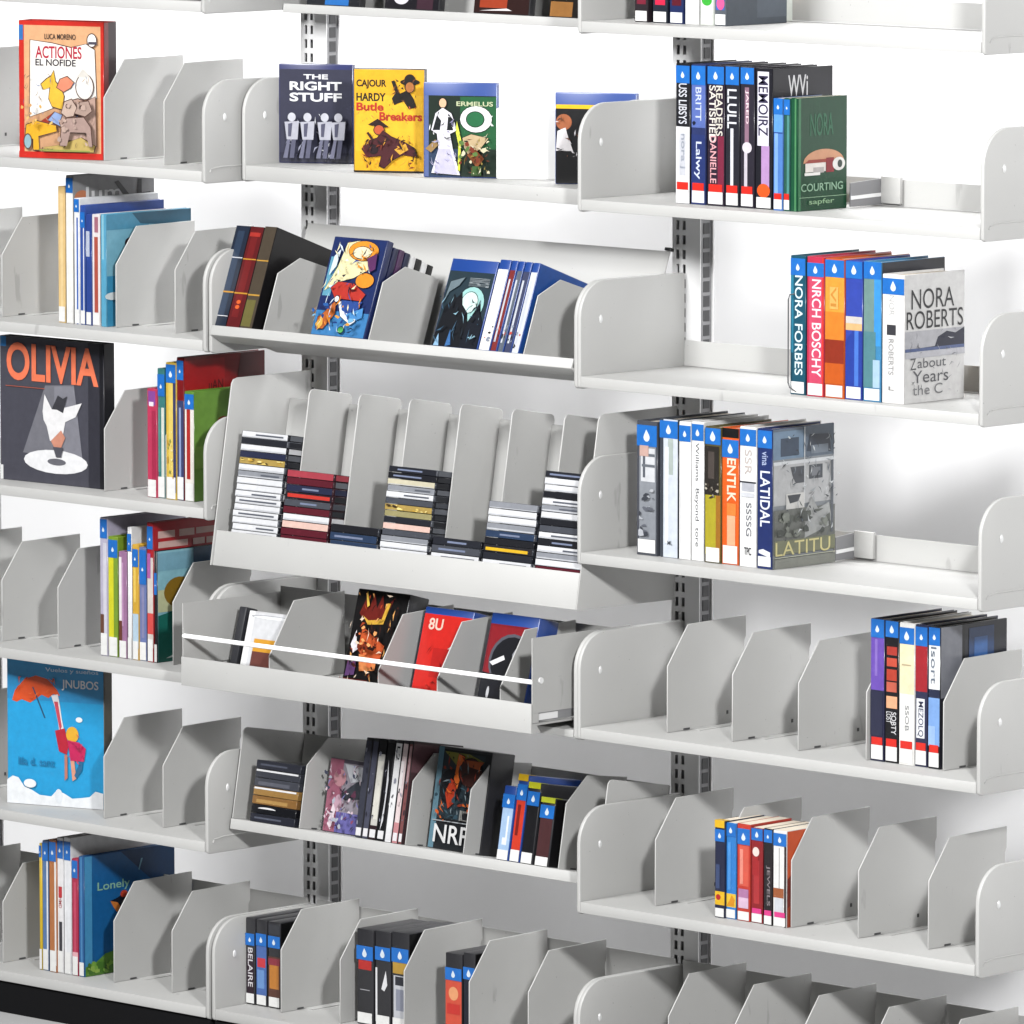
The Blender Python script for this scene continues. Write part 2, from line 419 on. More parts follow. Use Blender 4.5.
# sloping display shelf (third down)
shp = thing('sloping_shelf', 'grey sloping display shelf with tall back plate under the shallow shelf', 'shelf', Matrix.Translation((BAY[2], 0, zb(2))))
end_panel(shp, 0, False); end_panel(shp, BW-PT, True)
F22 = Frame(.0, -.558, 20); SF[(2, 2)] = F22
ML = Matrix.Translation((0, 0, -zb(2))) @ F22.M
mb = MB(); mb.prism([(0, -.018), (0, 0), (.17, 0), (.17, -.002), (.004, -.003), (.004, -.014), (.03, -.020), (.03, -.024)], .009, .905, STEEL); mb.build('tray_floor', shp, bevel=.0008, M=ML)
mb = MB(); mb.box(.009, .905, .1705, .1725, -.002, .243, STEEL); mb.build('back_plate', shp, M=ML)
mb = MB(); mb.box(.895, .909, .166, .176, .2435, .249, BLACK); mb.build('rubber_cap', shp, bevel=.001, M=ML)
# CD browser (fourth down)
CDT = 9.6
F23 = Frame(.004, -.994, CDT); SF[(2, 3)] = F23
cdb = thing('cd_browser', 'large sloping grey CD browser unit with deep white front lip', 'CD rack', Matrix.Translation((BAY[2], 0, 0)))
mb = MB(); mb.prism([(.0, -.994), (.055, -.668), (.060, -.661), (.070, -.6585), (.255, -.658), (.250, -.998)], .0, .003, STEEL); mb.build('end_panel', cdb, bevel=.0008)
mb = MB(); mb.prism([(.0, -.994), (.055, -.668), (.060, -.661), (.070, -.6585), (.255, -.658), (.250, -.998)], .9105, .913, STEEL); mb.build('end_panel', cdb, bevel=.0008)
mb = MB(); mb.prism([(0, 0), (0, .064), (.003, .064), (.003, .057), (.16, .057), (.16, .054), (.003, .054), (.003, 0)], .0034, .910, STEEL); mb.build('front_lip', cdb, bevel=.0008, M=F23.M)
mb = MB(); mb.box(.0034, .910, .1455, .1475, .0575, .318, STEEL); mb.build('back_plate', cdb, M=F23.M)
sl = MB()
for k in range(7): sl.box(.118+.124*k, .1215+.124*k, .1448, .1453, .22, .275, DARK)
sl.build('slot', cdb, M=F23.M)
fr = F23; y = .042; CD0, CDP = -.8815, .1265
CDX = [CD0+CDP*(k+1)-.0035 for k in range(6)]
dp = [(0, .0575), (0, .326), (.003, .333), (.009, .336), (.1, .336), (.107, .333), (.110, .326), (.110, .0575)]
first = None
for i, x in enumerate(CDX):
    M = fr.M @ Matrix.Translation((x, y, 0))
    lab = 'tall rounded CD divider, %s in the sloping CD browser' % ('leftmost' if i == 0 else 'rightmost' if i == 5 else NUM[i]+' from left')
    if first is None:
        mb = MB(); mb.prism(dp, -.0013, .0013, STEEL); first = tag(mb.build('cd_divider', None, bevel=.0008, seg=1, M=M), lab, 'divider', 'tall dividers in the CD browser')
    else: copy_tree(first, M, lab)
# pull-out tray (fifth down)
sh4 = thing('pull_out_shelf', 'grey pull-out tray shelf with a white guard rail, under the CD browser', 'shelf', Matrix.Translation((BAY[2], 0, zb(4))))
end_panel(sh4, 0, False); end_panel(sh4, BW-PT, True)
mb = MB(); mb.prism([(0, .003), (0, .016), (.262, .016), (.262, .0135), (.004, .0125), (.004, .003)], PT+.001, BW-PT-.001, STEEL); mb.build('shelf_board', sh4, bevel=.0008)
def w4(x): return x-BAY[2]
TL, TR = -.901, -.028
z4 = -zb(4)
mb = MB(); mb.prism([(-.085, -1.203+z4), (-.085, -1.151+z4), (-.082, -1.151+z4), (-.082, -1.186+z4), (.165, -1.186+z4), (.165, -1.189+z4), (-.07, -1.190+z4), (-.06, -1.203+z4)], w4(TL), w4(TR), STEEL); tr = mb.build('tray', sh4, bevel=.001)
for x, zt, dz in ((TL+.0002, -1.055, 0), (TR-.0022, -1.037, 0)):
    mb = MB(); mb.box(w4(x), w4(x)+.002, -.0815, .165, -1.168+z4, zt+z4, STEEL); mb.box(w4(x), w4(x)+.002, -.0815, -.066, -1.185+z4, -1.1682+z4, STEEL); mb.build('side_plate', tr)
mb = MB(); mb.box(w4(TR)-.006, w4(TR)-.0025, -.06, .16, -1.183+z4, -1.169+z4, CHAR); mb.box(w4(TR)-.0024, w4(TR)-.0004, -.064, -.018, -1.181+z4, -1.170+z4, POST); mb.build('slide_rail', tr)
mb = MB(); mb.box(w4(TL)+.003, w4(TR)-.003, .163, .165, -1.1855+z4, -1.045+z4, STEEL); mb.build('back_plate', tr)
mb = MB(); mb.tube([(w4(TL), -.078, -1.114+z4), (w4(TR)-.001, -.078, -1.114+z4)], .0042, RODW, 10); mb.build('guard_rail', sh4, smooth=True)
mb = MB(); mb.tube([(w4(TR)+.0001, -.062, -1.112+z4), (w4(TR)+.003, -.062, -1.112+z4)], .0055, POST, 10); mb.build('screw', tr, smooth=True)
F24 = Frame(-.055, -1.184, 15); SF[(2, 4)] = F24
# sloping tray (sixth down)
F25 = Frame(.05, -1.462, 10); SF[(2, 5)] = F25
s5 = thing('sloping_shelf', 'grey sloping shelf holding mixed film cases, below the pull-out tray', 'shelf', Matrix.Translation((BAY[2], 0, 0)) @ F25.M)
mb = MB(); mb.prism([(0, -.019), (0, 0), (.16, 0), (.16, -.002), (.004, -.003), (.004, -.016), (.03, -.016), (.03, -.019)], .0006, .9134, STEEL); mb.build('tray_floor', s5, bevel=.0008)
mb = MB(); mb.box(.0006, .9134, .1605, .1625, -.002, .167, STEEL); mb.build('back_plate', s5)
for x in (.0006, .911):
    mb = MB(); mb.prism([(.002, .0004), (.002, .160), (.006, .166), (.012, .168), (.16, .168), (.16, .0004)], x, x+.0024, STEEL); mb.build('end_plate', s5, bevel=.0007, seg=1)
mb = MB(); mb.prism([(.002, -.017), (.002, -.004), (.16, -.004), (.16, -.012)], .004, .007, STEEL); mb.build('bracket', s5)

# peaked dividers on sloping trays
def peaked(fr, b, specs, names, y=.012, hh=.118, top=.150, dep=.135):
    for px, nm in zip(specs, names):
        root = thing('shelf_divider', nm, 'divider', fr.M @ Matrix.Translation((fr.X(px, y), y, 0)), 'peaked dividers on the sloping trays')
        mb = MB(); mb.prism([(0, .0005), (0, hh-.01), (.045, top), (dep, top+.004), (dep, .0005)], -.0012, .0012, STEEL); mb.build('plate', root, bevel=.0006, seg=1)
        s = MB(); s.box(.0013, .0019, .030, .044, .001, .0035, DARK); s.build('slot', root)
def straight(fr, b, specs, names, y, hh, top, dep):
    for px, nm in zip(specs, names):
        root = thing('shelf_divider', nm, 'divider', fr.M @ Matrix.Translation((fr.X(px, y, .05), y, 0)), 'peaked dividers on the sloping trays')
        mb = MB(); mb.prism([(0, .0005), (0, .05), (.062, top-.006), (dep, top), (dep, .0005)], -.0012, .0012, STEEL); mb.build('plate', root, bevel=.0006, seg=1)
peaked(F22, 2, [263, 368, 523], ['peaked divider right of the dark three-spine set on the sloping shelf', 'peaked divider right of the cartoon-covered film case', 'peaked divider right of the white and maroon film spines'])
straight(Frame(-.048, -1.1855), 2, [269, 378, 437, 500], ['peaked divider over the white boxed film in the pull-out tray', 'peaked divider right of the orange and black case in the pull-out tray', 'peaked divider right of the bright red case in the pull-out tray', 'peaked divider nearest the right end of the pull-out tray'], y=.0, hh=.105, top=.150, dep=.19)
peaked(F25, 2, [299, 405, 463, 558], ['plain divider right of the short dark CD stack on the lower sloping shelf', 'peaked divider right of the thin film spines on the lower sloping shelf', 'peaked divider right of the dark portrait case on the lower sloping shelf', 'peaked divider at the right end of the lower sloping shelf'], y=.010, hh=.125, top=.168, dep=.148)

# ------------------------------------------------------------------ books, right bay
WH = '#f2f2f0'; NV = '#23263a'
g = 'blue-labelled hardbacks on the right bay'
f = F(3, 1); sb(.05)
ST = (.015, .10, '#d92b20')
sp(f, 676, 690.3, 63, .15, 'black and white spined hardback, leftmost of the red-dotted row above the green book', col='#1b1c22', front=[R(0, .0, 1, .55, '#e4e4e6'), R(.25, .2, .7, .5, '#c9cbd2'), T('USS LIBSYS', .2, .57, .8, .86, '#d6d8e0', 90), T('nora j', .3, .25, .7, .5, '#9aa0ac', 90)], genre=(.875, 1.0), label_sticker=ST, group=g)
sp(f, 691.5, 706, 64, .15, 'blue and navy spined hardback, second in the red-dotted row above the green book', col='#2a3564', front=[R(0, .55, 1, .9, '#5a6fb4'), R(0, 0, 1, .5, '#27366e'), DOTS(1, .05, .45, .95, .6, ['#1a2038', '#8aa0d8'], 6, .25, .1)[0], T('BRITT', .3, .6, .72, .84, '#c8d2ee', 90), T('Lalwy', .22, .18, .75, .45, '#d2daf0', 90)], genre=(.875, 1.0), label_sticker=ST, group=g)
sp(f, 707.5, 724.6, 65, .15, 'plum spined hardback with jumbled cream lettering in the red-dotted row', col='#2a2030', front=[R(.62, .1, 1, .5, '#7c2740'), T('SATISFIED', .1, .45, .5, .86, '#e8e2d8', 90), T('READERS', .52, .5, .92, .86, '#ddd8cc', 90), T('DANIELLE', .18, .16, .55, .5, '#e6a9b0', 90)], genre=(.885, 1.0), label_sticker=ST, group=g)
sp(f, 725.6, 739.5, 66, .15, 'charcoal spined hardback with slim white stripe in the red-dotted row', col='#24252e', front=[R(.36, .1, .58, .56, '#dfe1e8'), T('LLULL', .12, .56, .82, .84, '#e2e4ea', 90)], genre=(.875, 1.0), label_sticker=ST, group=g)
sp(f, 740.6, 754.5, 67, .15, 'dark spined hardback with pale pink lettering in the red-dotted row', col='#2a2632', front=[R(.3, .45, .62, .86, '#8e6d80'), T('JARED', .34, .6, .6, .84, '#f0d8de', 90), R(.28, .12, .52, .42, '#c9c2cc'), E(.5, .43, .36, .04, '#d8d2da')], genre=(.875, 1.0), label_sticker=ST, group=g)
sp(f, 755.7, 772.6, 68, .152, 'tall black hardback with white script on its cover beside the green book', col='#191922', front=[R(.1, .45, .8, .98, '#e9e6f2'), T('MEMOIRZ', .15, .52, .75, .95, '#34304a', 90), R(.35, .1, .85, .45, '#b58fc0'), E(.5, .13, .4, .05, '#e05a20')], side=[R(0, 0, 1, 1, '#191922'), T('WVi', .25, .80, .58, .95, '#e6e6ea')], genre=None, label_sticker=(.01, .085, None), group=g)
sp(f, 773.6, 783.2, 98, .12, 'short light blue spined book beside the green-covered book', kind='paper', col='#4f7fc6', front=[R(0, .7, 1, .86, '#5f9ce0'), R(.1, .1, .5, .7, '#7da8e4'), R(0, .69, 1, .70, '#2a4d94')], genre=(.86, 1.0), label_sticker=ST, group=g)
sp(f, 783.9, 790.4, 98, .12, 'slim dark green spined paperback touching the green-covered book', kind='paper', col='#25584c', front=[R(.5, .1, .9, .85, '#4f8c86')], genre=(.86, 1.0), label_sticker=ST, group=g)
sp(f, 791, 798, 98, .124, 'green-covered book with a small painted house on its front', kind='paper', col='#135034', front=[R(.55, 0, .8, 1, '#4f8a5c')],
   side=[R(0, 0, 1, 1, '#14452c'), R(.0, 0, .05, 1, '#3f7d55'), T('NORA', .24, .66, .72, .86, '#2f6a4c'), E(.52, .42, .42, .12, '#d39a76', a0=0, a1=math.pi), R(.14, .34, .56, .42, '#efe7e0'), R(.30, .33, .52, .38, '#b9b3b0'), R(.12, .31, .44, .335, '#f4f2ee'), P([(.12, .42), (.2, .45), (.62, .45), (.58, .42)], '#9c3a2c'), R(.56, .33, .72, .46, '#8c1a24'), E(.82, .40, .13, .06, '#e9e6e2'), E(.84, .40, .05, .035, '#33403a'), T('COURTING', .04, .17, .9, .24, '#93b89c'), R(.0, .115, 1, .12, '#9dbf9f'), T('sapfer', .2, .04, .72, .10, '#8fb38c')], group=g)
f = F(3, 2); sb(.025)
LS = (.012, .095, None)
sp(f, 790.5, 805.8, 255, .17, 'dark teal spined hardback with vertical white lettering, left end of the NORA ROBERTS row', col='#175166', front=[T('NORA FORBES', .28, .14, .82, .86, '#dceef2', 90), R(0, .3, .2, .9, '#2b7f9b')], genre=(.87, .99), label_sticker=LS, group=g)
sp(f, 807, 824.3, 256, .17, 'raspberry red spined hardback with white lettering in the NORA ROBERTS row', col='#c0304e', front=[R(.12, .06, .9, .96, '#cf4a68'), T('NRCH BOSCHY', .28, .14, .84, .84, '#f6e6ea', 90), R(.9, 0, 1, 1, '#d8382e')], genre=(.87, .97), label_sticker=LS, group=g)
sp(f, 825, 844.5, 258, .165, 'orange sunset spined hardback in the NORA ROBERTS row', col='#cf5a1c', front=[R(0, .62, 1, .88, '#e79c3a'), R(0, .42, 1, .62, '#e0822c'), R(0, .25, 1, .42, '#8f2f1a'), R(0, .1, 1, .25, '#c65a1c'), R(.25, .64, .7, .8, '#e9b060'), T('VI', .3, .66, .6, .8, '#c98a3a', 90)], genre=(.875, .995), label_sticker=LS, group=g)
sp(f, 845.5, 862.6, 260, .16, 'royal blue spined hardback with a pale sand band in the NORA ROBERTS row', col='#3448a8', front=[R(0, .55, 1, .60, '#cfc9c4'), R(0, .50, 1, .55, '#d9b27c'), P([(0, .42), (.45, .5), (1, .5), (1, 0), (0, 0)], '#28409c'), R(.55, .1, .8, .5, '#4a78d0')], genre=(.88, .995), label_sticker=LS, group=g)
sp(f, 863.5, 881.5, 261, .16, 'grey-green and sky blue spined hardback next to the NORA ROBERTS book', col='#3f86b4', front=[R(0, .5, .6, .9, '#6f8f8c'), R(.6, .4, 1, .9, '#3d94d8'), R(0, .1, .7, .5, '#54848c'), R(.55, .1, .95, .3, '#a8c6dc')], side=[R(0, 0, 1, 1, '#22242e')], genre=(.87, .995), label_sticker=LS, group=g)
sp(f, 882.3, 904.5, 273.5, .152, 'white NORA ROBERTS hardback with a grey landscape on its cover', col='#eceae8', front=[T('NOR', .3, .68, .55, .84, '#b9b9b8', 90), R(.2, .53, .62, .61, '#3a3a40'), T('ROBERTS', .28, .22, .52, .5, '#a2a2a2', 90), T('L', .3, .1, .55, .13, '#8a8a8a')],
   side=[R(0, 0, 1, 1, '#dddcdb'), R(0, .40, 1, .56, '#b9b9be'), P([(0, .42), (.5, .43), (.55, .50), (.7, .54), (.85, .52), (1, .56), (1, .40), (0, .40)], '#2a2c3e'), R(0, .40, 1, .425, '#5c6a94'), T('NORA', .1, .73, .82, .885, '#2e2e30', 0, 0), T('ROBERTS', .02, .575, .97, .715, '#2e2e30', 0, 0), R(0, .35, 1, .40, '#c4c4ca'), T('Z', .08, .26, .18, .35, '#6a6a6c', 0, 0), T('about', .2, .27, .68, .345, '#6e6e72', 0, 0), T('Years', .12, .155, .72, .25, '#6a6a6e', 0, 0), T('the C', .12, .06, .62, .14, '#8a8a8c', 0, 0)]+LN(118, .05, .06, .95, .56, ['#9a9aa0', '#5c5e66', '#c8c8cc'], 34, .10, .004), genre=(.865, .985), group=g)
f = F(3, 3); sb(.05)
LS = (.02, .12, None)
sp(f, 637, 657.5, 420, .17, 'grey photo-spined hardback, leftmost beside the grey apartment-photo book', col='#4a4d55', front=[R(.12, .12, .95, .86, '#8d9198'), R(.2, .55, .9, .8, '#d4d6da'), R(.3, .58, .42, .84, '#5a5f68'), R(.25, .66, .9, .68, '#6b7078'), R(.25, .74, .9, .76, '#6b7078'), R(.15, .74, .6, .82, '#c7a59a')]+DOTS(11, .15, .14, .9, .5, ['#63666f', '#b5b8be', '#3f424a'], 16, .18, .15), genre=(.83, .975), label_sticker=LS, group=g)
sp(f, 659.8, 678.3, 418, .17, 'pale ice-blue spined hardback with dark left board, beside the white pair', col='#3e434c', front=[R(.2, 0, 1, 1, '#d3dae4'), R(.45, .6, .75, .86, '#aeb9b4'), R(.3, .1, .5, .8, '#e4e9f0'), T('ML', .45, .09, .72, .12, '#4a5058')], genre=(.86, .99), group=g)
sp(f, 679.2, 691.2, 421, .165, 'plain white spined hardback, left of the white pair', col='#f0f0ef', front=[R(.1, .1, .16, .9, '#d4d4d6')], genre=(.86, .975), group=g)
sp(f, 691.8, 704.2, 421, .165, 'white spined hardback lettered in thin black down its spine', col='#f0f0ef', front=[T('Williams  Beyond  tore', .22, .1, .62, .85, '#43464c', 90, 0)], genre=(.86, .975), group=g)
sp(f, 705.2, 721.2, 426, .165, 'spine with dark top and mustard yellow lower half', col='#5a522c', front=[R(0, .06, 1, .5, '#b0a42c'), R(.7, .02, 1, .5, '#a06c22'), R(0, .5, .9, .86, '#2a2622'), R(.2, .62, .6, .82, '#4c4440')]+DOTS(12, .05, .46, .9, .6, ['#8c8478', '#3a342c', '#b8b0a0'], 10, .16, .15), genre=(.87, .99), label_sticker=(.01, .115, None), group=g)
sp(f, 722.2, 739.2, 427, .165, 'orange spined hardback with cream capitals, black at its top', col='#e1601f', front=[R(0, .93, 1, 1, '#0e0e10'), R(.3, .14, .8, .36, '#f2b08a'), T('ENTLK', .3, .46, .84, .78, '#f6dfc8', 90, .02), R(.3, .36, .85, .45, '#e8843c')], genre=(.80, .925), label_sticker=(.01, .14, None), group=g)
sp(f, 739.9, 756.6, 426, .165, 'white spined hardback with grey bands and numerals beside the navy one', col='#efefee', front=[R(0, .60, 1, .612, '#33353c'), R(.1, .54, .9, .6, '#b8bac2'), T('SSR', .3, .66, .72, .84, '#c4b9b4', 90, 0), T('SSSSG', .4, .22, .72, .46, '#6a6c74', 90, 0), T('TPC', .28, .085, .72, .14, '#2c2e34'), R(.1, .50, .9, .53, '#d0d2d8')], genre=(.88, .99), group=g)
sp(f, 757.5, 772.5, 428, .156, 'navy spined hardback with grey apartment photo and LATITUDE lettering on its cover', col='#202f66', front=[T('LATIDAL', .18, .30, .86, .7, '#e8ecf6', 90), T('vina', .3, .74, .72, .84, '#aab6d8', 90), P([(.1, .11), (.9, .08), (.9, .12), (.4, .14), (.1, .13)], '#eef0f4')],
   side=[R(0, 0, 1, 1, '#8d9297'), R(0, .78, 1, 1, '#5f6c7c'), R(0, .78, .5, .98, '#748ca4'), R(.12, .8, .42, .93, '#37465a'), P([(.55, .82), (.6, .94), (.92, .93), (.95, .8)], '#38404e'), R(.62, .80, .9, .86, '#7a8490'), R(0, .74, 1, .765, '#d8dbde'), R(0, .45, .96, .74, '#b9babb'), R(.5, .45, .515, 1, '#d6d9dc'), P([(.27, .72), (.5, .72), (.5, .60), (.36, .60), (.32, .64)], '#4c4f55'), R(.58, .62, .80, .72, '#4c5056'), R(.62, .64, .76, .70, '#7c7f85'), R(.2, .42, .5, .53, '#d3d2cf'), P([(.22, .52), (.44, .52), (.40, .47), (.26, .46)], '#3f4248'), R(0, .2, 1, .42, '#6e706c'), P([(.5, .2), (.52, .40), (.62, .49), (.72, .40), (.9, .44), (.96, .28)], '#a7a9a8'), R(.93, .22, .97, .74, '#5a5f66'), R(0, .1, 1, .2, '#7d7f68'), T('LATITU', .02, .09, .92, .19, '#d9cf94', 0, .0), R(0, .0, 1, .07, '#8a8c84'), R(0, .075, 1, .082, '#b8baa8')]+DOTS(13, .02, .22, .9, .4, ['#5c605a', '#80847c', '#4a4e4a'], 24, .08, .5)+LN(117, .02, .2, .95, .96, ['#3c4046', '#d4d8da', '#5c6672', '#9ca2a6', '#2c3036'], 80, .10, .006), genre=(.87, .985), label_sticker=(.02, .09, None), group=g)
f = F(3, 4); sb(.064)
ST = (.015, .115, '#d92b20')
sp(f, 870.6, 884.4, 618, .178, 'purple and navy spined hardback, leftmost of the five red-dotted books', col='#262743', front=[R(0, .5, 1, .9, '#6d4fb0'), R(.3, .6, .5, .86, '#8a70c4'), R(0, .18, .9, .49, '#2b2d45')], genre=(.875, 1.0), label_sticker=ST, group=g)
sp(f, 885.2, 898.6, 620, .18, 'black spined hardback with stacked red blocks, second of the five red-dotted books', col='#141318', front=[R(.1, .76, .9, .82, '#b03a30'), R(.1, .68, .9, .74, '#c8503c'), R(.1, .58, .9, .66, '#b8402e'), R(.1, .5, .9, .57, '#c4604c'), R(.1, .385, .95, .47, '#eeb087'), T('LOST', .1, .28, .5, .36, '#d8d8da', 90), T('SOBTY', .5, .2, .9, .36, '#d8d8da', 90)], genre=(.875, 1.0), label_sticker=ST, group=g)
sp(f, 899.2, 914.4, 622, .18, 'cream and white spined hardback, middle of the five red-dotted books', col='#f1f0ec', front=[R(0, .5, 1, .88, '#efe2bd'), R(.15, .7, .8, .71, '#b8a888'), T('SSOB', .4, .24, .66, .42, '#8a8c90', 90, 0)], genre=(.865, .975), label_sticker=ST, group=g)
sp(f, 915.1, 927.6, 624, .18, 'crimson and white spined hardback, fourth of the five red-dotted books', col='#2c2f4c', front=[R(0, .53, 1, .88, '#a5222c'), R(.1, .2, .8, .48, '#eceef2'), T('MEZOLQ', .2, .21, .7, .46, '#3a3e58', 90)], genre=(.875, 1.0), label_sticker=ST, group=g)
sp(f, 928.4, 940.2, 626, .17, 'white and sky blue spined hardback with black cover, right of the five red-dotted books', col='#15161c', front=[R(0, .56, 1, .88, '#eef0f2'), R(0, .5, 1, .56, '#232a44'), R(0, .16, 1, .5, '#7ea6de'), R(0, .16, .6, .3, '#9cbce8'), T('lsort', .2, .6, .7, .86, '#6a7484', 90, 0)], side=[R(0, 0, 1, 1, '#20222c'), R(.0, .5, .32, 1, '#80828a'), R(.32, .5, .36, 1, '#0c0c10'), R(.42, .6, .8, .97, '#2c4876'), R(.5, .6, .7, .9, '#3d6cae')], genre=(.875, 1.0), label_sticker=ST, group=g)
f = F(3, 5); sb(.05)
LS = (.012, .10, None)
g2 = 'small blue-labelled paperbacks on the right bay'
sp(f, 715, 725.3, 820, .10, 'navy spined paperback with yellow top, leftmost of the small paperback row', kind='paper', col='#1d2340', front=[R(0, .13, 1, .27, '#e4b51e'), E(.35, .21, .25, .03, '#b02020'), R(.1, .3, .5, .55, '#3b4a70')], genre=(.80, .92), label_sticker=LS, tag_top='#e8b820', group=g2)
sp(f, 725.9, 736.6, 822, .10, 'bright blue spined paperback in the small paperback row', kind='paper', col='#2f7ecb', front=[R(0, .12, 1, .26, '#e9c23a'), P([(.1, .13), (.6, .25), (.9, .2), (.8, .13)], '#d8901c'), R(.2, .3, .5, .8, '#4b94dc')], genre=(.86, .99), label_sticker=LS, group=g2)
sp(f, 737.4, 750.6, 823, .105, 'red and pink spined paperback in the small paperback row', kind='paper', col='#c23a2c', front=[R(.15, .36, .9, .78, '#d85a48'), R(.2, .38, .45, .74, '#e89080'), R(.1, .24, .9, .33, '#b07aa4'), R(.1, .13, .9, .24, '#d9b9d2')], genre=(.80, .97), label_sticker=LS, group=g2)
sp(f, 751.4, 763.3, 827, .105, 'deep red spined paperback in the small paperback row', kind='paper', col='#8e1c22', front=[R(.2, .2, .7, .66, '#b03034'), E(.4, .75, .3, .05, '#e9d8d0'), R(.1, .5, .6, .7, '#a82428')], genre=(.87, .99), label_sticker=(.012, .1, '#e0408c'), group=g2)
sp(f, 763.9, 772.8, 828, .105, 'black spined paperback in the small paperback row', kind='paper', col='#201a1e', front=[T('JEWELS', .25, .2, .75, .62, '#8a8084', 90)], genre=(.87, .99), label_sticker=(.012, .1, '#e0408c'), group=g2)
sp(f, 773.4, 787, 829.5, .105, 'white spined paperback with orange-red cover, right end of the small paperback row', kind='paper', col='#ecebe9', front=[R(.42, .4, .46, .82, '#5a5a5e'), R(0, .3, .8, .40, '#a05a34'), R(.1, .14, .75, .3, '#cfd2d8'), R(.85, 0, 1, .86, '#2a1414')], side=[R(0, 0, 1, 1, '#a03c1c'), P([(0, 1), (.7, 1), (.5, .7), (.2, .6), (0, .5)], '#d8582a'), P([(0, .5), (.3, .6), (.5, .7), (.55, .5), (.3, .3), (0, .2)], '#7c2412')], genre=(.86, .985), label_sticker=(.012, .1, '#e0408c'), group=g2)
f = F(3, 0); sb(.05)
for px0, px1, c, lab in ((635, 648.5, ['#2a2228', '#7a2034'], 'dark spined hardback with maroon block, leftmost at the photo\'s top edge'), (653, 668, ['#1f2634', '#d4264a'], 'dark spined hardback with pink-red panel at the photo\'s top edge'), (670, 684, ['#1d2c5c', '#5c1424'], 'navy and maroon spined hardback at the photo\'s top edge'), (685.5, 699.5, ['#ececea', '#dcdcda'], 'plain white spined hardback at the photo\'s top edge'), (700.5, 714, ['#dfe4dc', '#3fae3c'], 'white spined hardback with green oval at the photo\'s top edge')):
    sp(f, px0, px1, -105, .2, lab, col=c[0], front=[R(.15, .14, .85, .5, c[1]) if 'oval' not in lab else E(.5, .19, .4, .04, c[1])], label_sticker=(.01, .09, None), group=g)
sp(f, 715, 727, -105, .152, 'white and blue spined hardback with slate grey cover at the photo\'s top edge', col='#5a6068', front=[R(.1, .12, .85, .4, '#2f6cc0'), E(.5, .17, .35, .05, '#e25a92')], side=[R(0, 0, 1, 1, '#454c55'), R(.5, .05, 1, .6, '#545c66')], label_sticker=(.01, .09, None), group=g)

# low book supports with clips, wire support
for r, xx_, y0, lab in ((1, .4685, .176, 'low grey book support behind the green-covered book'), (3, .4115, .207, 'low grey book support behind the grey apartment-photo book')):
    fr_ = F(3, r)
    o = thing('book_support', lab, 'book support', fr_.M @ Matrix.Translation((xx_, y0, 0)), 'low book supports on the right bay')
    e = .256-y0
    b = MB(); b.prism([(0, .002), (0, .042), (e, .046), (e, .002)], -.0025, .0, SUPP); b.prism([(0, .014), (0, .020), (e, .022), (e, .016)], .0002, .0016, POST); b.build('plate', o)
    b = MB(); b.box(.0005, .044, e-.004, e+.004, .004, .050, STEEL); b.build('clip', o, bevel=.0015)
fr_ = F(3, 2); x = fr_.X(784, .01)
o = tag(None or bpy.data.objects.new('wire_support', None), 'thin dark wire loop holding up the NORA ROBERTS row from the left', 'book support'); COL.objects.link(o); o.matrix_basis = fr_.M @ Matrix.Translation((x, .02, 0))
b = MB(); b.tube([(.02, .01, .0), (.004, .0, .012), (0, 0, .02), (0, 0, .16), (.003, .0, .168), (.012, .01, .171), (.03, .03, .172)], .0013, WIRE, 8); b.build('wire', o, smooth=True)

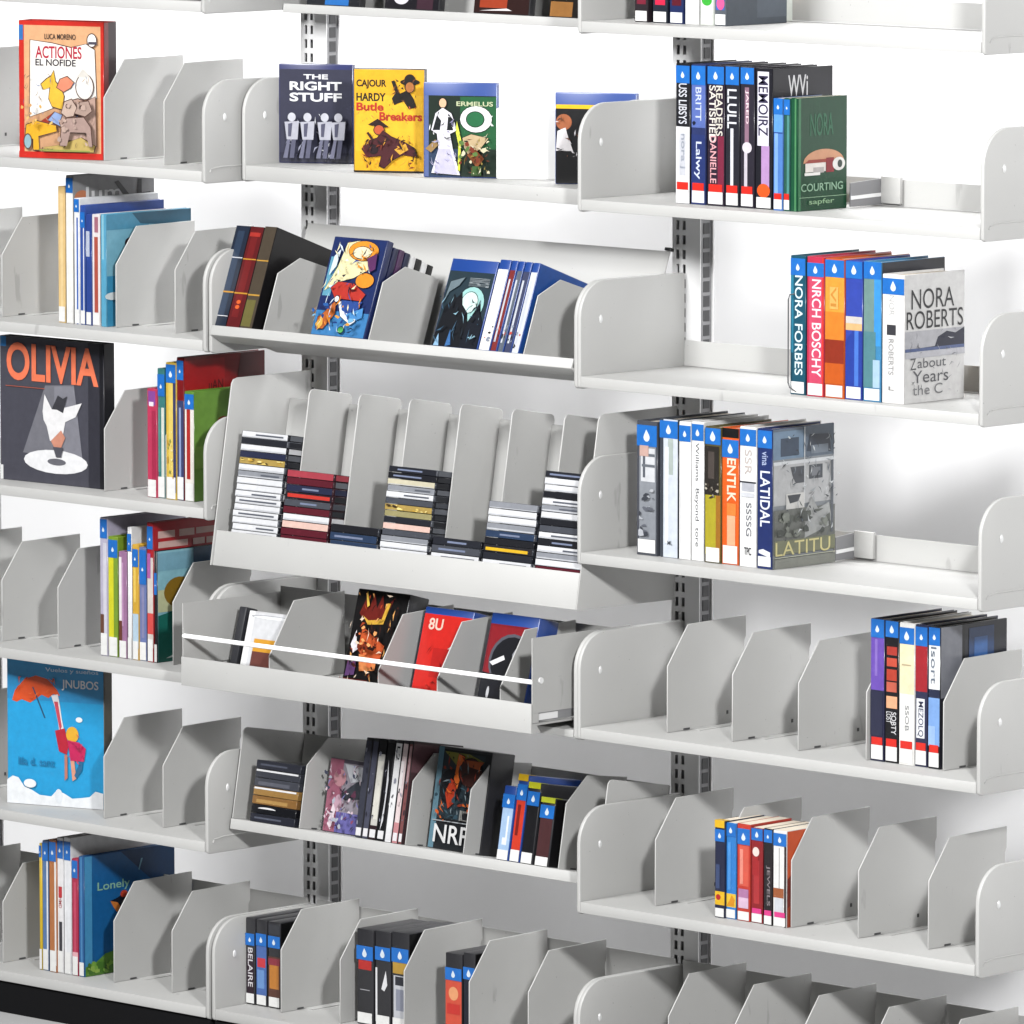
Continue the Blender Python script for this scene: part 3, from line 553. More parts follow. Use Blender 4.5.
# ------------------------------------------------------------------ left bay
g = 'picture books on the left bay'
f = F(1, 1)
fo(f, 19.5, .180, 20, .046, 'red-edged picture book with yellow animals on a cream cover, top of the left bay', .012, 17, col='#c8281c', ink='#5a4038', front=[R(.06, .03, .97, .97, '#dba87c'), R(0, .86, .05, .97, '#2f6fb4'), R(.1, .05, .95, .45, '#c99a74'), P([(.13, .30), (.14, .86), (.40, .84), (.62, .81), (.8, .84), (.9, .80), (.92, .45), (.6, .42), (.3, .34)], '#f3efe8'),
    T('ACTIONES', .2, .73, .75, .82, '#b3203c', 0, .02), T('EL NOFIDE', .2, .675, .68, .725, '#2a2430', 0, .02), T('LUCA MORENO', .31, .87, .68, .91, '#4a3a34'), R(0, 0, 1, .045, '#c8281c'),
    P([(.07, .21), (.2, .24), (.42, .34), (.4, .28), (.2, .2)], '#a03828'), P([(.34, .58), (.27, .54), (.3, .50), (.38, .52), (.36, .44), (.40, .38), (.52, .36), (.54, .46), (.5, .52), (.44, .56), (.42, .64), (.39, .60)], '#e6b83c'), P([(.46, .52), (.5, .58), (.58, .6), (.66, .56), (.62, .52), (.54, .49)], '#e08a6c'), E(.79, .53, .1, .09, '#ece8e2'), P([(.7, .6), (.77, .66), (.86, .6)], '#d9d4cc'), E(.88, .87, .05, .045, '#f4f2ee'), R(.84, .84, .94, .86, '#4a4654'),
    P([(.08, .12), (.1, .24), (.22, .27), (.45, .24), (.46, .20), (.24, .16), (.25, .06), (.18, .06), (.18, .14)], '#e3ab28'), P([(.36, .28), (.44, .34), (.62, .30), (.66, .25), (.5, .24)], '#8ea4d0'), P([(.5, .26), (.6, .42), (.72, .44), (.8, .42), (.92, .46), (.93, .1), (.8, .12), (.6, .14)], '#b99a8c'), P([(.3, .08), (.5, .1), (.75, .16), (.92, .1), (.9, .055), (.3, .05)], '#c0a862'), E(.12, .12, .04, .05, '#8fb0b8'), T('colegio del sol', .25, .055, .42, .075, '#6a5a48')]+LN(113, .1, .06, .94, .62, ['#6a5044', '#8c7060', '#b89070', '#4a6a9c'], 46, .07, .0035)
    +[P([(.54, .10), (.56, .24), (.62, .30), (.82, .31), (.9, .24), (.92, .10), (.88, .10), (.85, .2), (.66, .2), (.62, .10)], '#a98f86'), P([(.56, .34), (.6, .42), (.68, .44), (.74, .38), (.7, .32), (.62, .31)], '#c2aa9c'), P([(.72, .34), (.78, .42), (.88, .43), (.92, .36), (.84, .32)], '#ad9488'), E(.63, .39, .008, .008, '#3a2c28'), E(.8, .385, .008, .008, '#3a2c28'), R(.3, .06, .9, .07, '#8f9a4c')]+DOTS(3, .5, .1, .92, .44, ['#bfa598', '#b59c90'], 14, .03, .7)+DOTS(4, .1, .25, .5, .40, ['#d8a85a', '#cc9a64', '#e0bc70'], 10, .03, .7), side=[R(0, 0, 1, 1, '#3a2026'), R(0, 0, .35, 1, '#8a3a3c')], group=g)
f = F(1, 2); sb(.055)
LS = (.01, .12, None)
sp(f, 59, 66.4, 186, .215, 'cream yellow spined picture book, left end of the row beside the pale blue cover', col='#e2c184', front=[R(.3, .1, .7, .95, '#ecd09a')], label_sticker=LS, group=g)
sp(f, 67, 74.4, 175, .205, 'tall white spined picture book with black car cover rising behind the pale blue book', col='#9a9a9c', front=[R(0, 0, 1, .9, '#f2f0ea')], side=[R(0, 0, 1, 1, '#8b8b8d'), E(.1, .85, .09, .05, '#c8794e'), T('lum', .15, .83, .6, .92, '#e8e8ea'), P([(.0, .80), (.2, .83), (.5, .84), (.95, .86), (.95, .6), (0, .6)], '#151418'), P([(.5, .94), (.55, .95), (.7, .84), (.62, .84)], '#1a1a1c'), P([(.8, .95), (.84, .95), (.84, .85), (.78, .85)], '#1c1c20'), E(.5, .77, .13, .05, '#707078')], genre=(.90, .995), label_sticker=LS, group=g)
sp(f, 75, 80.5, 198, .2, 'slim white and blue spined picture book with blue label left of the blue spines', col='#eef0f4', front=[R(.45, 0, .75, .85, '#3a62b4')], genre=(.88, .99), label_sticker=LS, group=g)
sp(f, 81, 86.2, 205, .2, 'slim royal blue spined picture book, left of two on the third left shelf', col='#2f4f9e', front=[R(.6, 0, .8, .9, '#e6e8ee')], genre=(.84, .96), label_sticker=LS, group=g)
sp(f, 86.7, 92.3, 214, .2, 'slim navy blue spined picture book beside the red-brown spine', col='#2c4690', front=[R(0, .62, .7, .85, '#b8c0d4')], label_sticker=LS, group=g)
sp(f, 93, 101, 214, .2, 'red-brown and white spined picture book beside the pale blue cover', col='#e6e0e0', front=[R(.25, .1, .75, .8, '#b05244'), R(.3, .84, .8, .98, '#a86c7c')], label_sticker=LS, group=g)
sp(f, 101.6, 107, 214, .215, 'pale blue picture book with small dark figure sketch on its cover', col='#5aa4c4', front=[R(.2, .6, .6, 1, '#8cc4d8')], side=[R(0, 0, 1, 1, '#7fbad0'), R(0, .86, .5, 1, '#4f94b4'), P([(.4, .9), (1, .85), (1, 1), (.3, 1)], '#2c5c74'), R(.0, .0, .1, .45, '#3d94be'), E(.28, .74, .07, .045, '#3a2028'), E(.28, .745, .035, .02, '#a04050'), P([(.36, .73), (.42, .80), (.4, .82), (.34, .75)], '#2a1a20'), P([(.2, .6), (.27, .7), (.31, .7), (.26, .58)], '#e9eef0'), E(.16, .52, .03, .02, '#4a3038'), E(.07, .27, .1, .035, '#e6eef0')], group=g)
f = F(1, 3)
fo(f, 1, .268, 335, .028, 'dark grey OLIVIA picture book standing face out with a white spotlight', .066, 3, col='#2c2c32', front=[R(0, 0, 1, 1, '#4a4a54'), R(0, .93, .06, 1, '#2f78b8'), R(0, 0, .025, .1, '#e8e8e8'), P([(.44, .68), (.72, .70), (.80, .18), (.22, .20)], '#77777f'), P([(.53, .68), (.72, .69), (.80, .18), (.52, .18)], '#85858e'), E(.54, .155, .31, .082, '#eeeef0'), E(.55, .155, .09, .024, '#6a6a72'), R(.86, 0, 1, 1, '#33333c'), R(.97, 0, 1, 1, '#1c1c22'), T('OLIVIA', .07, .70, .96, .965, '#ee7c58', 0, .026), R(.06, .655, .44, .66, '#b05c48'),
    P([(.42, .50), (.44, .62), (.51, .52), (.54, .56), (.64, .54), (.80, .58), (.74, .48), (.64, .44), (.62, .36), (.58, .28), (.49, .30), (.46, .40), (.43, .44)], '#ecebec'), P([(.51, .52), (.57, .62), (.62, .60), (.66, .62), (.62, .50), (.56, .52)], '#3c3c42'), P([(.50, .30), (.60, .38), (.64, .33), (.60, .26), (.53, .26)], '#cf8f78'), P([(.52, .26), (.62, .26), (.60, .19), (.55, .19)], '#55555e')], side=[R(0, 0, 1, 1, '#1e1e24')], group=g)
LS = (.008, .165, None)
sp(f, 148, 157.5, 388, .19, 'raspberry pink spined picture book, left end of the row under the red-topped cover', col='#c23a5c', front=[R(.1, .85, .9, .98, '#8a4a9a'), R(.2, .84, .7, .88, '#f0e4ec'), R(.5, .1, .9, .8, '#a82c4c')], label_sticker=LS, group=g)
sp(f, 158.3, 166, 368, .19, 'teal and white spined picture book with rumpled blue label', col='#3a7a78', front=[R(.5, .1, .9, .7, '#d8dcd0'), R(0, .2, .4, .7, '#4f9088')], genre=(.80, .96), label_sticker=LS, group=g)
sp(f, 166.8, 177, 362, .19, 'yellow spined picture book in the middle of the red-topped row', col='#d8b648', front=[R(.25, .1, .7, .85, '#e6cc6a'), R(.72, .05, 1, .9, '#3a3c62')]+DOTS(21, .1, .1, .8, .5, ['#8c9a4a', '#c89a3a', '#f0e0a0'], 12, .12, .2), genre=(.85, .99), label_sticker=LS, group=g)
sp(f, 177.6, 184.8, 357, .205, 'tall red-covered picture book rising behind the green one', col='#7c1218', front=[R(0, 0, 1, .7, '#39406a'), R(.3, .1, .6, .65, '#8fa0cc')], side=[R(0, 0, 1, 1, '#8e1216'), R(.0, .7, .5, .98, '#a8161a'), P([(.6, .6), (1, .55), (1, 1), (.7, 1)], '#5c0c10'), T('uAN', .3, .76, .48, .83, '#4a0a0c')], genre=(.86, .99), label_sticker=LS, group=g)
sp(f, 185.4, 195, 391, .19, 'green-covered picture book with red and white spine and small red figure', col='#5f8c34', front=[R(0, 0, 1, .86, '#e9e4dc'), R(.2, .2, .6, .84, '#b02a26')], side=[R(0, 0, 1, 1, '#74a044'), R(.6, 0, 1, 1, '#3c4c22'), E(.38, .62, .12, .14, '#9c4428'), E(.55, .6, .05, .05, '#b86a34'), R(0, .3, .3, .5, '#85ae50')], genre=(.84, .98), label_sticker=LS, group=g)
f = F(1, 4)
sp(f, 101, 108.5, 517, .2, 'lavender and white spined picture book, left end of the row under the red title band', col='#b9b4c8', front=[R(.4, .1, .9, .82, '#d4d2de'), R(0, .1, .5, .3, '#6a4434')], genre=(.84, .985), label_sticker=LS, group=g)
sp(f, 109.2, 118.8, 536, .19, 'lime yellow and green spined picture book below the red title band', col='#7c9a2c', front=[R(0, .05, .55, .86, '#d9d52c'), R(.58, .3, 1, .86, '#7a9c34')], genre=(.82, .97), label_sticker=LS, group=g)
sp(f, 119.6, 127.6, 551, .19, 'mauve and white spined picture book beside the lime yellow spine', col='#a0749a', front=[R(0, .1, .35, .95, '#efe8ea'), R(.4, .3, .6, .9, '#c49ac0'), R(0, .12, .4, .35, '#6a3c2c')], label_sticker=LS, group=g)
sp(f, 128.2, 132.6, 527, .19, 'slim bright white spined picture book in the red title band row', col='#f2f2f2', genre=(.85, .97), label_sticker=LS, group=g)
sp(f, 133.2, 139.4, 544, .19, 'golden yellow and pale blue spined picture book in the red title band row', col='#d8aa3c', front=[R(0, .1, 1, .4, '#b8cfe0'), R(.2, .5, .6, .8, '#ecc860')], genre=(.80, .96), label_sticker=LS, group=g)
sp(f, 140, 147.4, 547, .19, 'dusty blue and mauve spined picture book with large blue label', col='#6c7aac', front=[R(.3, .2, .7, .65, '#8a8ab0')], genre=(.66, .97), label_sticker=LS, group=g)
sp(f, 148, 154.2, 522, .215, 'tall red-covered picture book with white title lines, second shelf from the lower left', col='#b01822', front=[R(0, .1, 1, .75, '#d9cfc8'), R(0, .2, 1, .35, '#d8504c'), R(0, .6, .6, .78, '#b060a4')], side=[R(0, 0, 1, 1, '#98141e'), R(.0, .75, 1, 1, '#b41c26'), R(.05, .885, .25, .935, '#dcb8b0'), R(.3, .885, .48, .935, '#d9b4ac'), R(.5, .89, .78, .935, '#cfaaa2'), R(.05, .815, .4, .86, '#dcb8b0'), R(.46, .815, .6, .86, '#d9b4ac'), R(.62, .815, .84, .86, '#cfaaa2'), P([(.8, .6), (1, .6), (1, 1), (.72, 1)], '#5e0a12')], genre=(.83, .985), label_sticker=LS, group=g)
sp(f, 154.8, 158, 551, .19, 'pale blue picture book with a brown sun over teal hills', col='#16181e', side=[R(0, 0, 1, 1, '#8fc4d2'), R(0, .82, .5, .98, '#7eb0c4'), R(.48, .55, .76, 1, '#3c5a78'), R(0, .45, .42, .65, '#c9cda4'), E(.28, .62, .2, .135, '#8a6a1e'), P([(0, 0), (0, .42), (.2, .45), (.45, .47), (1, .4), (1, 0)], '#1a6a5e'), R(.2, 0, .6, .3, '#0e5048'), P([(.1, .03), (.3, .09), (.42, .08), (.3, .04)], '#d8e4e0')], genre=(.60, .8), label_sticker=LS, group=g)
f = F(1, 5)
fo(f, 8, .207, 657, .03, 'bright blue picture book with an orange umbrella over white clouds', .066, 18, col='#7a7468', front=[R(0, 0, 1, 1, '#1f9fd8'), R(0, .72, 1, 1, '#2a8ec6'),
    P([(.05, .71), (.08, .78), (.18, .86), (.30, .89), (.42, .87), (.52, .80), (.55, .76), (.48, .77), (.43, .74), (.36, .76), (.30, .73), (.24, .70), (.15, .72), (.1, .70)], '#d9501e'), P([(.26, .81), (.275, .81), (.40, .60), (.385, .60)], '#2a4a68'),
    T('Vuelos y sueños', .4, .915, .95, .95, '#c9dcf0'), T('JNUBOS', .57, .80, .95, .875, '#f0f2f4'),
    P([(.46, .76), (.53, .77), (.55, .70), (.57, .60), (.60, .50), (.55, .48), (.53, .58), (.50, .68)], '#e6e2e4'), P([(.49, .72), (.53, .72), (.57, .55), (.55, .52)], '#c8485a'), E(.75, .605, .035, .018, '#f0f4f6'), 
    P([(.50, .52), (.60, .54), (.64, .42), (.62, .36), (.54, .38)], '#b81c34'), E(.68, .50, .065, .055, '#e8b030'), P([(.63, .46), (.75, .45), (.82, .41), (.80, .32), (.66, .32)], '#c8205a'), P([(.66, .32), (.70, .32), (.72, .2), (.68, .18)], '#dc9a80'), P([(.76, .32), (.79, .32), (.78, .26), (.72, .2), (.70, .22)], '#2a6a94'), P([(.60, .36), (.63, .36), (.63, .2), (.60, .18)], '#c07c6a'),
    T('lila d. sanz', .12, .27, .5, .325, '#1a7cb0'), P([(0, 0), (0, .16), (.06, .19), (.12, .18), (.18, .12), (.26, .10), (.34, .07), (.46, .065), (.52, .11), (.60, .09), (.68, .06), (.78, .07), (.86, .08), (.92, .12), (1, .11), (1, 0)], '#eef1f4'), E(.24, .145, .065, .03, '#f0f3f5'), E(.54, .07, .04, .05, '#e4e9ee')]+LN(114, .08, .72, .52, .88, ['#b8441a', '#e0682c'], 12, .12, .006)+LN(115, .62, .3, .8, .52, ['#a01848', '#d8385c'], 10, .06, .005),
    side=[R(0, 0, 1, 1, '#5c564a')], group=g)
f = F(1, 6)
sp(f, 40, 43, 843, .21, 'thin yellow spined picture book, left end of the bottom left row', col='#d8b828', genre=(.9, .98), label_sticker=LS, group=g)
sp(f, 43.4, 49.6, 840, .21, 'grey-blue and white spined picture book in the bottom left row', col='#5c7ca8', front=[R(.7, .05, .95, .9, '#eef0f2')], genre=(.84, .98), label_sticker=LS, group=g)
sp(f, 50.2, 57.4, 839, .21, 'orange-brown spined picture book in the bottom left row', col='#b87444', front=[R(.75, .05, 1, .9, '#f0ece8')], genre=(.84, .98), label_sticker=LS, group=g)
sp(f, 58, 64.5, 837, .215, 'white spined picture book with red lettering in the bottom left row', col='#f0eff0', front=[R(.2, .56, .8, .64, '#c43a40'), T('HMD', .25, .48, .75, .56, '#b84a50', 90), R(.3, .14, .8, .38, '#3a3a40')], genre=(.86, .985), label_sticker=LS, group=g)
sp(f, 65, 72, 837, .215, 'plain white spined picture book beside the crimson spine, bottom left row', col='#ecedf0', front=[R(.1, .1, .3, .8, '#f6f6f8')], genre=(.86, .985), label_sticker=LS, group=g)
sp(f, 72.8, 79, 858, .2, 'slim crimson spined picture book beside the dark blue cover', col='#b02a4a', front=[R(.3, .2, .7, .8, '#c84a66'), R(0, .1, 1, .2, '#e8b0b8')], genre=(.84, .98), label_sticker=LS, group=g)
sp(f, 79.6, 85, 856, .232, 'dark blue picture book with orange fish shapes and green lower corner', col='#1f5a94', front=[R(.3, 0, .7, 1, '#4a86ba')], side=[R(0, 0, 1, 1, '#14609c'), P([(.4, 1), (1, 1), (1, .5), (.75, .72)], '#0e3a64'), R(0, .0, .08, 1, '#4a98c8'), T('Lonely', .14, .68, .5, .77, '#8fc0a8'), P([(.28, .6), (.36, .62), (.45, .66), (.5, .62), (.46, .56), (.4, .5)], '#101828'), P([(.28, .6), (.36, .58), (.40, .53), (.35, .50), (.31, .55)], '#d07a34'), E(.43, .645, .04, .03, '#c8442c'), P([(.62, .92), (.64, .92), (.60, .82), (.59, .83)], '#7fb4d0'), P([(0, 0), (0, .08), (.1, .10), (.22, .17), (.36, .19), (.5, .16), (1, .1), (1, 0)], '#5c8c34')]+DOTS(31, .02, .01, .34, .12, ['#7cac44', '#48782a', '#94b850'], 16, .05, .6), label_sticker=(.01, .12, None), group=g)
f = F(1, 0)
fo(f, 164, .10, -60, .02, 'dark and white picture book cropped by the top edge above the left bay', .012, 8, kind='hard', col='#26242a', front=[R(.05, 0, .6, .03, '#e8e8ea')], group=g)

# ------------------------------------------------------------------ middle bay
g = 'film cases standing face out on the middle bay'
f = F(2, 1)
fo(f, 279, .139, 63.5, .016, 'navy THE RIGHT STUFF film case with white block lettering and standing figures', .17, 30, kind='bd', shell=print_mat('#262d63', .3), front=[R(.0, 0, 1, .955, '#333448'), R(.0, 0, 1, .10, '#24253a'), T('THE', .33, .855, .67, .905, '#f0f0f2', 0, .03), T('RIGHT', .14, .74, .86, .83, '#f2f2f4', 0, .03), T('STUFF', .14, .625, .86, .715, '#f2f2f4', 0, .03)]+LN(101, .1, .04, .92, .5, ['#eceef4', '#23243a', '#9a9cb0', '#3c3d54'], 70, .09, .009)
   +[l for k, u in enumerate((.2, .42, .66, .85)) for l in (E(u, .47, .055, .045, '#c6c7d0'), P([(u-.1, .42), (u+.1, .43), (u+.08, .24), (u-.07, .24)], '#b4b5c0'), P([(u-.05, .40), (u+.01, .41), (u-.01, .27), (u-.05, .27)], '#54556a'), P([(u-.06, .24), (u-.02, .24), (u-.06, .05), (u-.12, .05)], '#6e6f84'), P([(u+.0, .24), (u+.06, .24), (u+.03, .05), (u-.03, .05)], '#5a5b70'))], group=g)
fo(f, 353.6, .132, 68, .015, 'bright yellow western film case with black and red lettering', .10, 30, kind='dvd', shell=BLACK, ink='#1c1210', front=[R(0, 0, 1, 1, '#eab01e'), R(.02, .2, .98, .75, '#efbb2c'), T('CAJOUR', .03, .81, .46, .9, '#1c1612', 0, .03), T('HARDY', .03, .69, .45, .77, '#1c1612', 0, .03), T('Butle', .03, .595, .42, .675, '#b83020', 0, .03), T('Breakers', .36, .50, .97, .585, '#b83020', 0, .03),
   P([(.54, .88), (.58, .89), (.66, .76), (.76, .80), (.84, .72), (.88, .64), (.78, .62), (.7, .70), (.58, .66), (.55, .72), (.6, .77)], '#181310'), E(.80, .88, .13, .028, '#181310'), E(.8, .9, .07, .05, '#181310'), E(.8, .83, .06, .05, '#b4703a'), P([(.2, .46), (.34, .52), (.5, .44), (.4, .43)], '#2a1410'), E(.36, .41, .07, .045, '#c45a34'), P([(.12, .22), (.2, .3), (.34, .33), (.42, .40), (.54, .34), (.7, .30), (.86, .24), (.9, .15), (.7, .17), (.55, .12), (.44, .04), (.36, .06), (.4, .16), (.2, .14)], '#4a1a20'), P([(.18, .38), (.21, .39), (.3, .3), (.27, .29)], '#3a1a18'), P([(.58, .22), (.74, .28), (.78, .22), (.66, .17)], '#e0a838'), E(.28, .22, .06, .04, '#221018'), R(0, 0, 1, .012, '#1c1410')]+LN(102, .12, .04, .92, .36, ['#2a0e14', '#7a3018', '#1a0c10', '#d89a2c'], 46, .10, .010)+LN(103, .54, .64, .92, .92, ['#181310', '#7a4420'], 14, .08, .008)+LN(104, .04, .48, .95, .68, ['#8c2418', '#d86a4a'], 16, .06, .006), group=g)
fo(f, 423.6, .134, 82, .016, 'blue-topped film case with a white-robed figure and round white emblem on green', .10, 30, kind='bd', shell=BLUEBD, ink='#0a120c', front=[R(0, 0, 1, .87, '#0f2418'), R(.5, .3, 1, .86, '#1c5c34'), R(.0, .0, .5, .3, '#2a3c58'), R(0, .0, .06, .87, '#5a6a9c'), E(.72, .62, .22, .14, '#eef0ee'), E(.71, .62, .12, .08, '#1f6a40'), T('K', .86, .55, .97, .66, '#eaf0ea', 0, .02), T('ERMELUS', .45, .76, .96, .81, '#c8d0a8', 0, .02),
   E(.26, .79, .05, .05, '#e6b894'), P([(.10, .50), (.16, .68), (.26, .74), (.38, .68), (.46, .5), (.36, .46), (.40, .30), (.50, .02), (.10, .04), (.20, .3), (.18, .46)], '#e9e6ee'), P([(.12, .5), (.18, .66), (.24, .6), (.22, .5)], '#0c1418'), P([(.32, .5), (.34, .68), (.42, .6), (.4, .5)], '#0c1418'), P([(.2, .3), (.36, .3), (.46, .03), (.14, .04)], '#c8c4e0'), P([(.44, .5), (.46, .6), (.52, .4), (.5, .06), (.47, .08), (.48, .35)], '#d8e04c'), P([(.02, .3), (.16, .4), (.2, .34), (.1, .26)], '#a08050'), P([(.54, .42), (.66, .46), (.9, .42), (.78, .3), (.62, .24), (.56, .32)], '#c8b088'), P([(.6, .24), (.72, .3), (.84, .2), (.74, .1)], '#8a4a24'), R(.66, .02, .8, .12, '#3c5a2a')]+LN(105, .08, .03, .46, .7, ['#b4b0cc', '#ffffff', '#8c88a8', '#1a2220'], 34, .10, .008)+LN(106, .52, .04, .96, .48, ['#d8d0b0', '#0c2012', '#98823c', '#6a2a14'], 40, .09, .009)+DOTS(41, .52, .05, .95, .4, ['#0c2012', '#d8d0b0', '#5a7a3c', '#7a3018'], 16, .05, .7), group=g)
o = fo(f, 496, .110, 108, .05, 'blank white display block between the green film case and blue-topped film case', .16, 27, kind='box', shell=plain('matt_white_block', (.50, .50, .49), .7), partname='display_block')
o['category'] = 'display block'
for c_ in o.children: c_.name = 'block'
fo(f, 555, .148, 92, .017, 'blue-topped black film case with white-shirted figure, half behind the right bay\'s panel', .145, 27, kind='bd', shell=BLUEBD, front=[R(0, 0, 1, .83, '#0c0c10'), R(0, .83, 1, .875, '#f0c020'), E(.1, .68, .1, .09, '#a8623e'), P([(0, .36), (.02, .58), (.12, .62), (.16, .5), (.24, .3), (.20, .36), (0, .36)], '#e6e2e4'), R(0, 0, .3, .35, '#07070a')]+LN(116, .0, .3, .5, .76, ['#2a2a30', '#d8d4d8', '#7a4a30'], 22, .09, .008), group=g)
g = 'film cases and books on the sloping shelf'
f = F(2, 2)
BX = dict(kind='box', group=g)
sp(f, 211.5, 225.8, 225, .165, 'navy leathery spine with gold lines, left of the dark three-book set', shell=print_mat('#1c1a1e', .5), front=[R(0, 0, 1, 1, '#1c2638'), R(.2, .1, .7, .95, '#2b3a50'), R(0, .68, 1, .69, '#c8cad0'), R(0, .335, 1, .35, '#c08a2c'), R(0, .1, 1, .108, '#d4d4d8')], **BX)
sp(f, 226, 239.6, 226, .165, 'maroon leathery spine with gold lines, middle of the dark three-book set', shell=print_mat('#1c1a1e', .5), front=[R(0, 0, 1, 1, '#5c1216'), R(.2, .1, .7, .95, '#701a1c'), R(0, .67, 1, .682, '#c08a2c'), R(0, .33, 1, .345, '#c08a2c'), E(.5, .25, .16, .02, '#d8602c'), E(.5, .2, .16, .02, '#d8602c'), R(.1, .9, .9, .94, '#a83028')], **BX)
sp(f, 239.8, 252, 226, .165, 'brown leathery spine with olive base, right of the dark three-book set', shell=print_mat('#171518', .55), front=[R(0, 0, 1, 1, '#4a4034'), R(0, .02, .8, .28, '#6a6436'), R(0, .66, 1, .672, '#c0923c'), R(0, .32, 1, .335, '#c0923c')], side=[R(0, 0, 1, 1, '#161416')], **BX)
W = f.X(363.5, .006)-f.X(310, .006)
fo(f, 310, W, 236, .016, 'film case with swirling orange, blue and red cartoon cover on the sloping shelf', .006, 0, kind='dvd', shell=print_mat('#1c2a5c', .3), ink='#101830', front=[R(0, 0, 1, 1, '#182a5e'), R(0, .0, 1, .25, '#3c7cb4'), R(.03, .4, .18, .8, '#5f9cb4'), P([(.05, .45), (.2, .7), (.28, .95), (.5, .98), (.85, .9), (.8, .7), (.55, .6), (.3, .55)], '#e8dfae'), E(.62, .88, .28, .10, '#e8952c'), E(.6, .86, .17, .06, '#efe6c4'), E(.78, .58, .17, .075, '#e8902a'), P([(.18, .48), (.3, .55), (.6, .54), (.86, .44), (.8, .37), (.3, .38)], '#b8342a'), P([(.5, .50), (.7, .47), (.6, .45)], '#5c1418'), P([(.08, .18), (.14, .20), (.34, .36), (.38, .22), (.22, .06), (.08, .06)], '#b8622c'), P([(.06, .10), (.16, .21), (.20, .10), (.12, .04)], '#e8b050'), P([(.4, .34), (.5, .36), (.8, .16), (.72, .12), (.5, .2)], '#e8ecf2'), P([(.45, .36), (.85, .36), (.75, .2), (.5, .26)], '#2c4c94'), E(.36, .37, .04, .03, '#f0f0f0'), P([(.6, .22), (.9, .3), (.92, .2), (.7, .14)], '#4a8cc8'), P([(.12, .8), (.22, .88), (.2, .7), (.1, .6)], '#d8e4ec'), E(.58, .06, .05, .03, '#58b060'), P([(.75, .8), (.92, .86), (.95, .7), (.85, .66)], '#5a2c5c')]+LN(107, .05, .03, .92, .95, ['#101830', '#f2e6b8', '#e8902a', '#2c4c94', '#d8e6f0'], 60, .14, .010)+DOTS(44, .05, .02, .95, .3, ['#78b4d8', '#1c3c78', '#e0a040', '#2a5ca0'], 14, .05, .5), group=g)
xx = f.X(310, .006)
for k, (c, lab, h) in enumerate((('#1a2048', 'navy film case directly behind the cartoon-covered case', .176), ('#4c2a54', 'plum film case third back behind the cartoon case', .177), ('#151c40', 'dark blue film case fourth back behind the cartoon case', .176), ('#eeeeee', 'white film case in the stack behind the cartoon case', .174), ('#141416', 'black film case behind the white one in the cartoon stack', .174), ('#ececec', 'second white film case in the cartoon stack', .172), ('#101012', 'rearmost black film case in the cartoon stack', .172))):
    item(f.M @ Matrix.Translation((xx, .0235+.0156*k, 0)), W, .0146, h, lab, kind='dvd', shell=print_mat(c, .35), out='face', group=g)
W = f.X(477, .006)-f.X(431, .006)
fo(f, 431, W, 258, .013, 'film case with a dark masked figure on misty teal, next to white spines', .006, 0, kind='bd', shell=BLUEBD, ink='#0a0e14', front=[R(0, 0, 1, .87, '#22343e'), E(.62, .5, .3, .2, '#9fd0cc'), E(.6, .52, .18, .12, '#d4ece6'), P([(0, .1), (.1, .45), (.2, .52), (.24, .6), (.3, .55), (.4, .62), (.46, .48), (.6, .4), (.7, .2), (.9, .1), (.95, 0), (0, 0)], '#0c1018'), P([(.68, .3), (.8, .45), (.84, .55), (.9, .4), (1, .3), (1, 0), (.6, 0)], '#0e1420'), P([(.04, 0), (.1, .14), (.16, .0)], '#8fb8d8'), P([(.3, 0), (.34, .2), (.42, .02)], '#3c6ca4'), T('KNIGHT', .5, .70, .96, .80, '#90989c', 90), P([(.05, .5), (.1, .74), (.4, .8), (.3, .7), (.12, .62)], '#6c7c84')]+LN(108, .03, .03, .96, .6, ['#3c5c74', '#0a0e14', '#8fb8c8', '#1c2834'], 46, .16, .010), group=g)
for a, b, c, lab, kind in ((478, 489.5, '#eeeeec', 'white spined film case beside the masked figure case', 'bd'), (490, 496.4, '#7c2a28', 'maroon spined film case between white and grey spines', 'bd'), (496.8, 503, '#5c6470', 'slate grey spined film case on the sloping shelf', 'bd'), (503.4, 510.6, '#3c4260', 'dark violet-blue spined film case on the sloping shelf', 'bd'), (511, 518.5, '#d4d8e0', 'pale grey spined film case at the right end of the sloping shelf', 'bd')):
    sp(f, a, b, 259 + (a-478)*.10, .132, lab, kind=kind, shell=BLUEBD, front=[R(.03, 0, .97, .90, c), R(.2, .1, .5, .8, '#c8ccd4' if c != '#eeeeec' else '#fafaf8')]+DOTS(int(a), .1, .05, .9, .3, ['#222428', '#8c94a4', '#c04838'], 5, .2, .12), side=[R(0, 0, 1, 1, '#1e4f9c')] if a > 510 else [], group=g)

